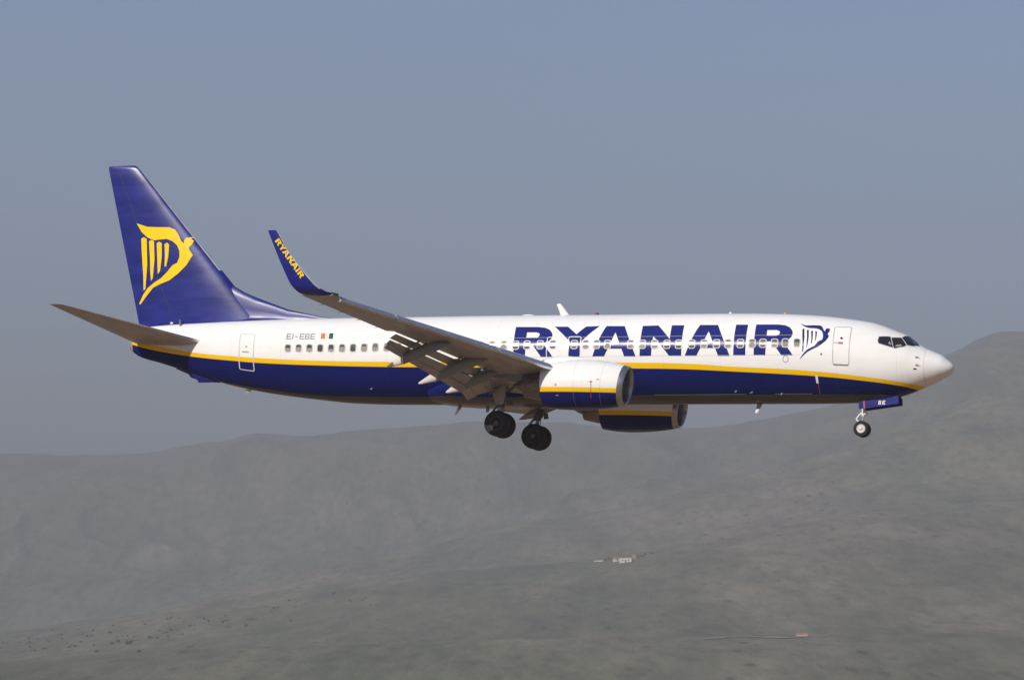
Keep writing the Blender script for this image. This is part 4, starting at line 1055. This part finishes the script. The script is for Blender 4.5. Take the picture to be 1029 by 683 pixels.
def building(px, py, w, d, h, rot, label, cat, name, wall=mat_wall, roof='flat', nwin=3, group=None, door=True):
    p, r = spot_seen(px, py)
    e = bpy.data.objects.new(name, None); COL.objects.link(e); e.empty_display_size = 3
    e.location = p + Vector((0, 0, -.3)); e.rotation_euler = (0, 0, rot)
    tag(e, label, cat, group)
    b = LB(); b.box(-w / 2, w / 2, -d / 2, d / 2, -2.5, h); b.build('wall', wall, e)
    b = LB()
    if roof == 'gable': b.gable(-w / 2 - .4, w / 2 + .4, -d / 2 - .4, d / 2 + .4, h + .01, h + 1.5)
    elif roof == 'lean':
        k = [(-w / 2 - .3, -d / 2 - .3, h + .02), (w / 2 + .3, -d / 2 - .3, h + .02), (w / 2 + .3, d / 2 + .3, h + .7), (-w / 2 - .3, d / 2 + .3, h + .7)]
        b.v = k + [(x, y, z + .15) for x, y, z in k]; b.f = [[0, 3, 2, 1], [4, 5, 6, 7], [0, 1, 5, 4], [1, 2, 6, 5], [2, 3, 7, 6], [3, 0, 4, 7]]
    else:
        b.box(-w / 2 - .15, w / 2 + .15, -d / 2 - .15, d / 2 + .15, h + .01, h + .3)
    b.build('roof', mat_roof if roof != 'flat' else wall, e)
    xs = np.linspace(-w / 2, w / 2, nwin + (2 if not door else 3))[1:-1]
    for k, x in enumerate(xs):
        b = LB()
        if door and k == len(xs) // 2:
            b.box(x - .5, x + .5, -d / 2 - .06, -d / 2 + .05, 0, 2.1); b.build('door', mat_wood, e)
        else:
            b.box(x - .45, x + .45, -d / 2 - .05, -d / 2 + .05, 1.1, 2.2); b.build('window', mat_open, e)
    return e
building(629.5, 564.8, 9.2, 6.0, 3.0, -.25, 'long whitewashed farmhouse, the largest pale building on the hillside', 'house', 'farmhouse', roof='flat', nwin=2)
building(619.5, 564, 4.2, 4.6, 2.6, .35, 'small white gabled outbuilding touching the left end of the long farmhouse', 'outbuilding', 'farm_outbuilding', roof='gable', nwin=1, door=False)
building(637, 561, 2.6, 2.6, 2.8, .1, 'narrow ochre outbuilding at the right end of the long farmhouse', 'outbuilding', 'farm_outbuilding', wall=mat_shed, nwin=1, door=False)
building(603, 564, 4.0, 2.6, 1.5, -.1, 'low white shed standing apart to the left of the farmhouse', 'shed', 'shed', roof='lean', nwin=1, door=False)
building(598.3, 564.2, 2.0, 2.0, 1.1, .1, 'tiny white hut beside the low shed left of the farmhouse', 'hut', 'hut', nwin=1, door=False)
building(806, 638.5, 6.0, 3.0, 1.1, -.12, 'low pale orange shed standing alone beside the dirt track', 'shed', 'shed', wall=mat_shed, roof='lean', nwin=0, door=False)
# ---- dirt track on the lower slope
tr = []
pts_t = [(705, 642.5), (740, 639.5), (790, 641), (840, 637.5)]
ctr = []
for i in range(len(pts_t) - 1):
    for k in np.linspace(0, 1, 14, endpoint=False):
        ctr.append((pts_t[i][0] * (1 - k) + pts_t[i + 1][0] * k, pts_t[i][1] * (1 - k) + pts_t[i + 1][1] * k))
for px, py in ctr:
    p, r = spot_seen(px, py); az = math.atan2(p.x, p.y)
    for dr in (-7.0, -3.5, 0, 3.5, 7.0):
        q = r + dr
        tr.append((q * math.sin(az), q * math.cos(az), float(ground_z(np.array([az]), np.array([q]))[0]) + .35))
n5 = len(ctr)
mat_track = paint('dry_dirt', (.26, .235, .165), .95, var=.12, scale=.05)
trk = mesh_obj('dirt_track', tr, [[i * 5 + j, i * 5 + j + 1, (i + 1) * 5 + j + 1, (i + 1) * 5 + j] for i in range(n5 - 1) for j in range(4)], mat_track)
tag(trk, kind='structure')

# ---- scattered shrubs on the lower left slope
mat_shrub, nt, bs = newmat('shrub_leaves')
oi = nd(nt, 'ShaderNodeObjectInfo')
nt.links.new(ramp_n(nt, oi.outputs['Random'], [(0, (.035, .042, .026)), (1, (.070, .075, .048))]), bs.inputs['Base Color'])
bs.inputs['Roughness'].default_value = .9
def shrub_mesh(seed):
    rg = np.random.default_rng(seed); v = []; f = []
    lobes = [(rg.normal(0, .45), rg.normal(0, .45), .35 + .35 * rg.random(), .45 + .3 * rg.random()) for _ in range(6)]
    for _ in range(230):
        lx, ly, lz, lr = lobes[rg.integers(len(lobes))]
        d = rg.normal(0, 1, 3); d /= np.linalg.norm(d); p = np.array([lx, ly, lz]) + d * lr * rg.random() ** .4
        if p[2] < 0: p[2] = abs(p[2]) * .3
        a = rg.normal(0, 1, 3); a /= np.linalg.norm(a); c2 = np.cross(a, d); c2 /= np.linalg.norm(c2) + 1e-6
        k = len(v); sz = .10 + .12 * rg.random()
        v += [tuple(p - a * sz), tuple(p + c2 * sz * .7), tuple(p + a * sz), tuple(p - c2 * sz * .7)]; f.append([k, k + 1, k + 2, k + 3])
    me = bpy.data.meshes.new('shrub'); me.from_pydata(v, [], f); me.materials.append(mat_shrub); me.update()
    return me
shr = [shrub_mesh(k) for k in range(5)]
proto = bpy.data.objects.new('shrub', shr[0])
made = 0
for px, py, k in ([(128, 647, 3.4), (52, 633, 1.8), (62, 642, 1.6), (75, 650, 2.0), (88, 640, 1.5), (150, 641, 1.8), (205, 622, 1.7), (248, 629, 2.2), (228, 624, 1.5), (336, 597, 1.9), (290, 604, 1.5), (352, 604, 1.6), (30, 646, 1.8), (44, 652, 1.5), (172, 634, 1.9), (110, 636, 1.7), (97, 655, 1.9), (140, 655, 1.6), (190, 650, 1.5)]
                  + [(float(np.clip(rng.normal(150, 95), 3, 372)), None, float(rng.uniform(.8, 1.7))) for _ in range(66)]):
    if py is None: py = 656 - (px / 370) * 48 + rng.uniform(-14, 6)
    p, r = spot_seen(px, py)
    o = proto if made == 0 else proto.copy()
    o.data = shr[made % 5]
    COL.objects.link(o)
    o.location = p; k *= .82; o.scale = (k, k, k * .85); o.rotation_euler = (0, 0, rng.uniform(0, 6.28))
    tag(o, 'dark rounded shrub scattered among many on the lower left hillside', 'shrub', 'dark shrubs on the lower left hillside')
    made += 1

for k, (px, py) in enumerate([(644, 558.5), (648, 557.2), (646, 559.2), (641, 560), (612, 562.2), (655, 556.5), (609, 563)]):
    p, r = spot_seen(px, py); o = proto.copy(); o.data = shr[k % 5]; COL.objects.link(o)
    q = 1.2 + .5 * ((k * 37) % 10) / 10; o.location = p; o.scale = (q * 1.2, q, q * .8); o.rotation_euler = (0, 0, k)
    tag(o, 'dark shrub in the broken row beside the white farm buildings', 'shrub', 'dark shrubs beside the farm buildings')

# ================================================================== HAZE
ztop = max(float(ZZ.max()), base_w[2] + 14) + 8
zbot = float(ZZ.min()) - 1.0
b = LB(); b.box(-15200, 15200, -15200, 15200, zbot, ztop)
mh = bpy.data.materials.new('haze'); mh.use_nodes = True
nt = mh.node_tree; nt.nodes.remove(nt.nodes['Principled BSDF'])
pv = nt.nodes.new('ShaderNodeVolumePrincipled')
pv.inputs['Color'].default_value = (*HAZE_COLOR, 1)
pv.inputs['Density'].default_value = HAZE_DENSITY
pv.inputs['Anisotropy'].default_value = HAZE_ANISO
nt.links.new(pv.outputs[0], nt.nodes['Material Output'].inputs['Volume'])
hz = b.build('haze', mh, None)
tag(hz, kind='stuff')
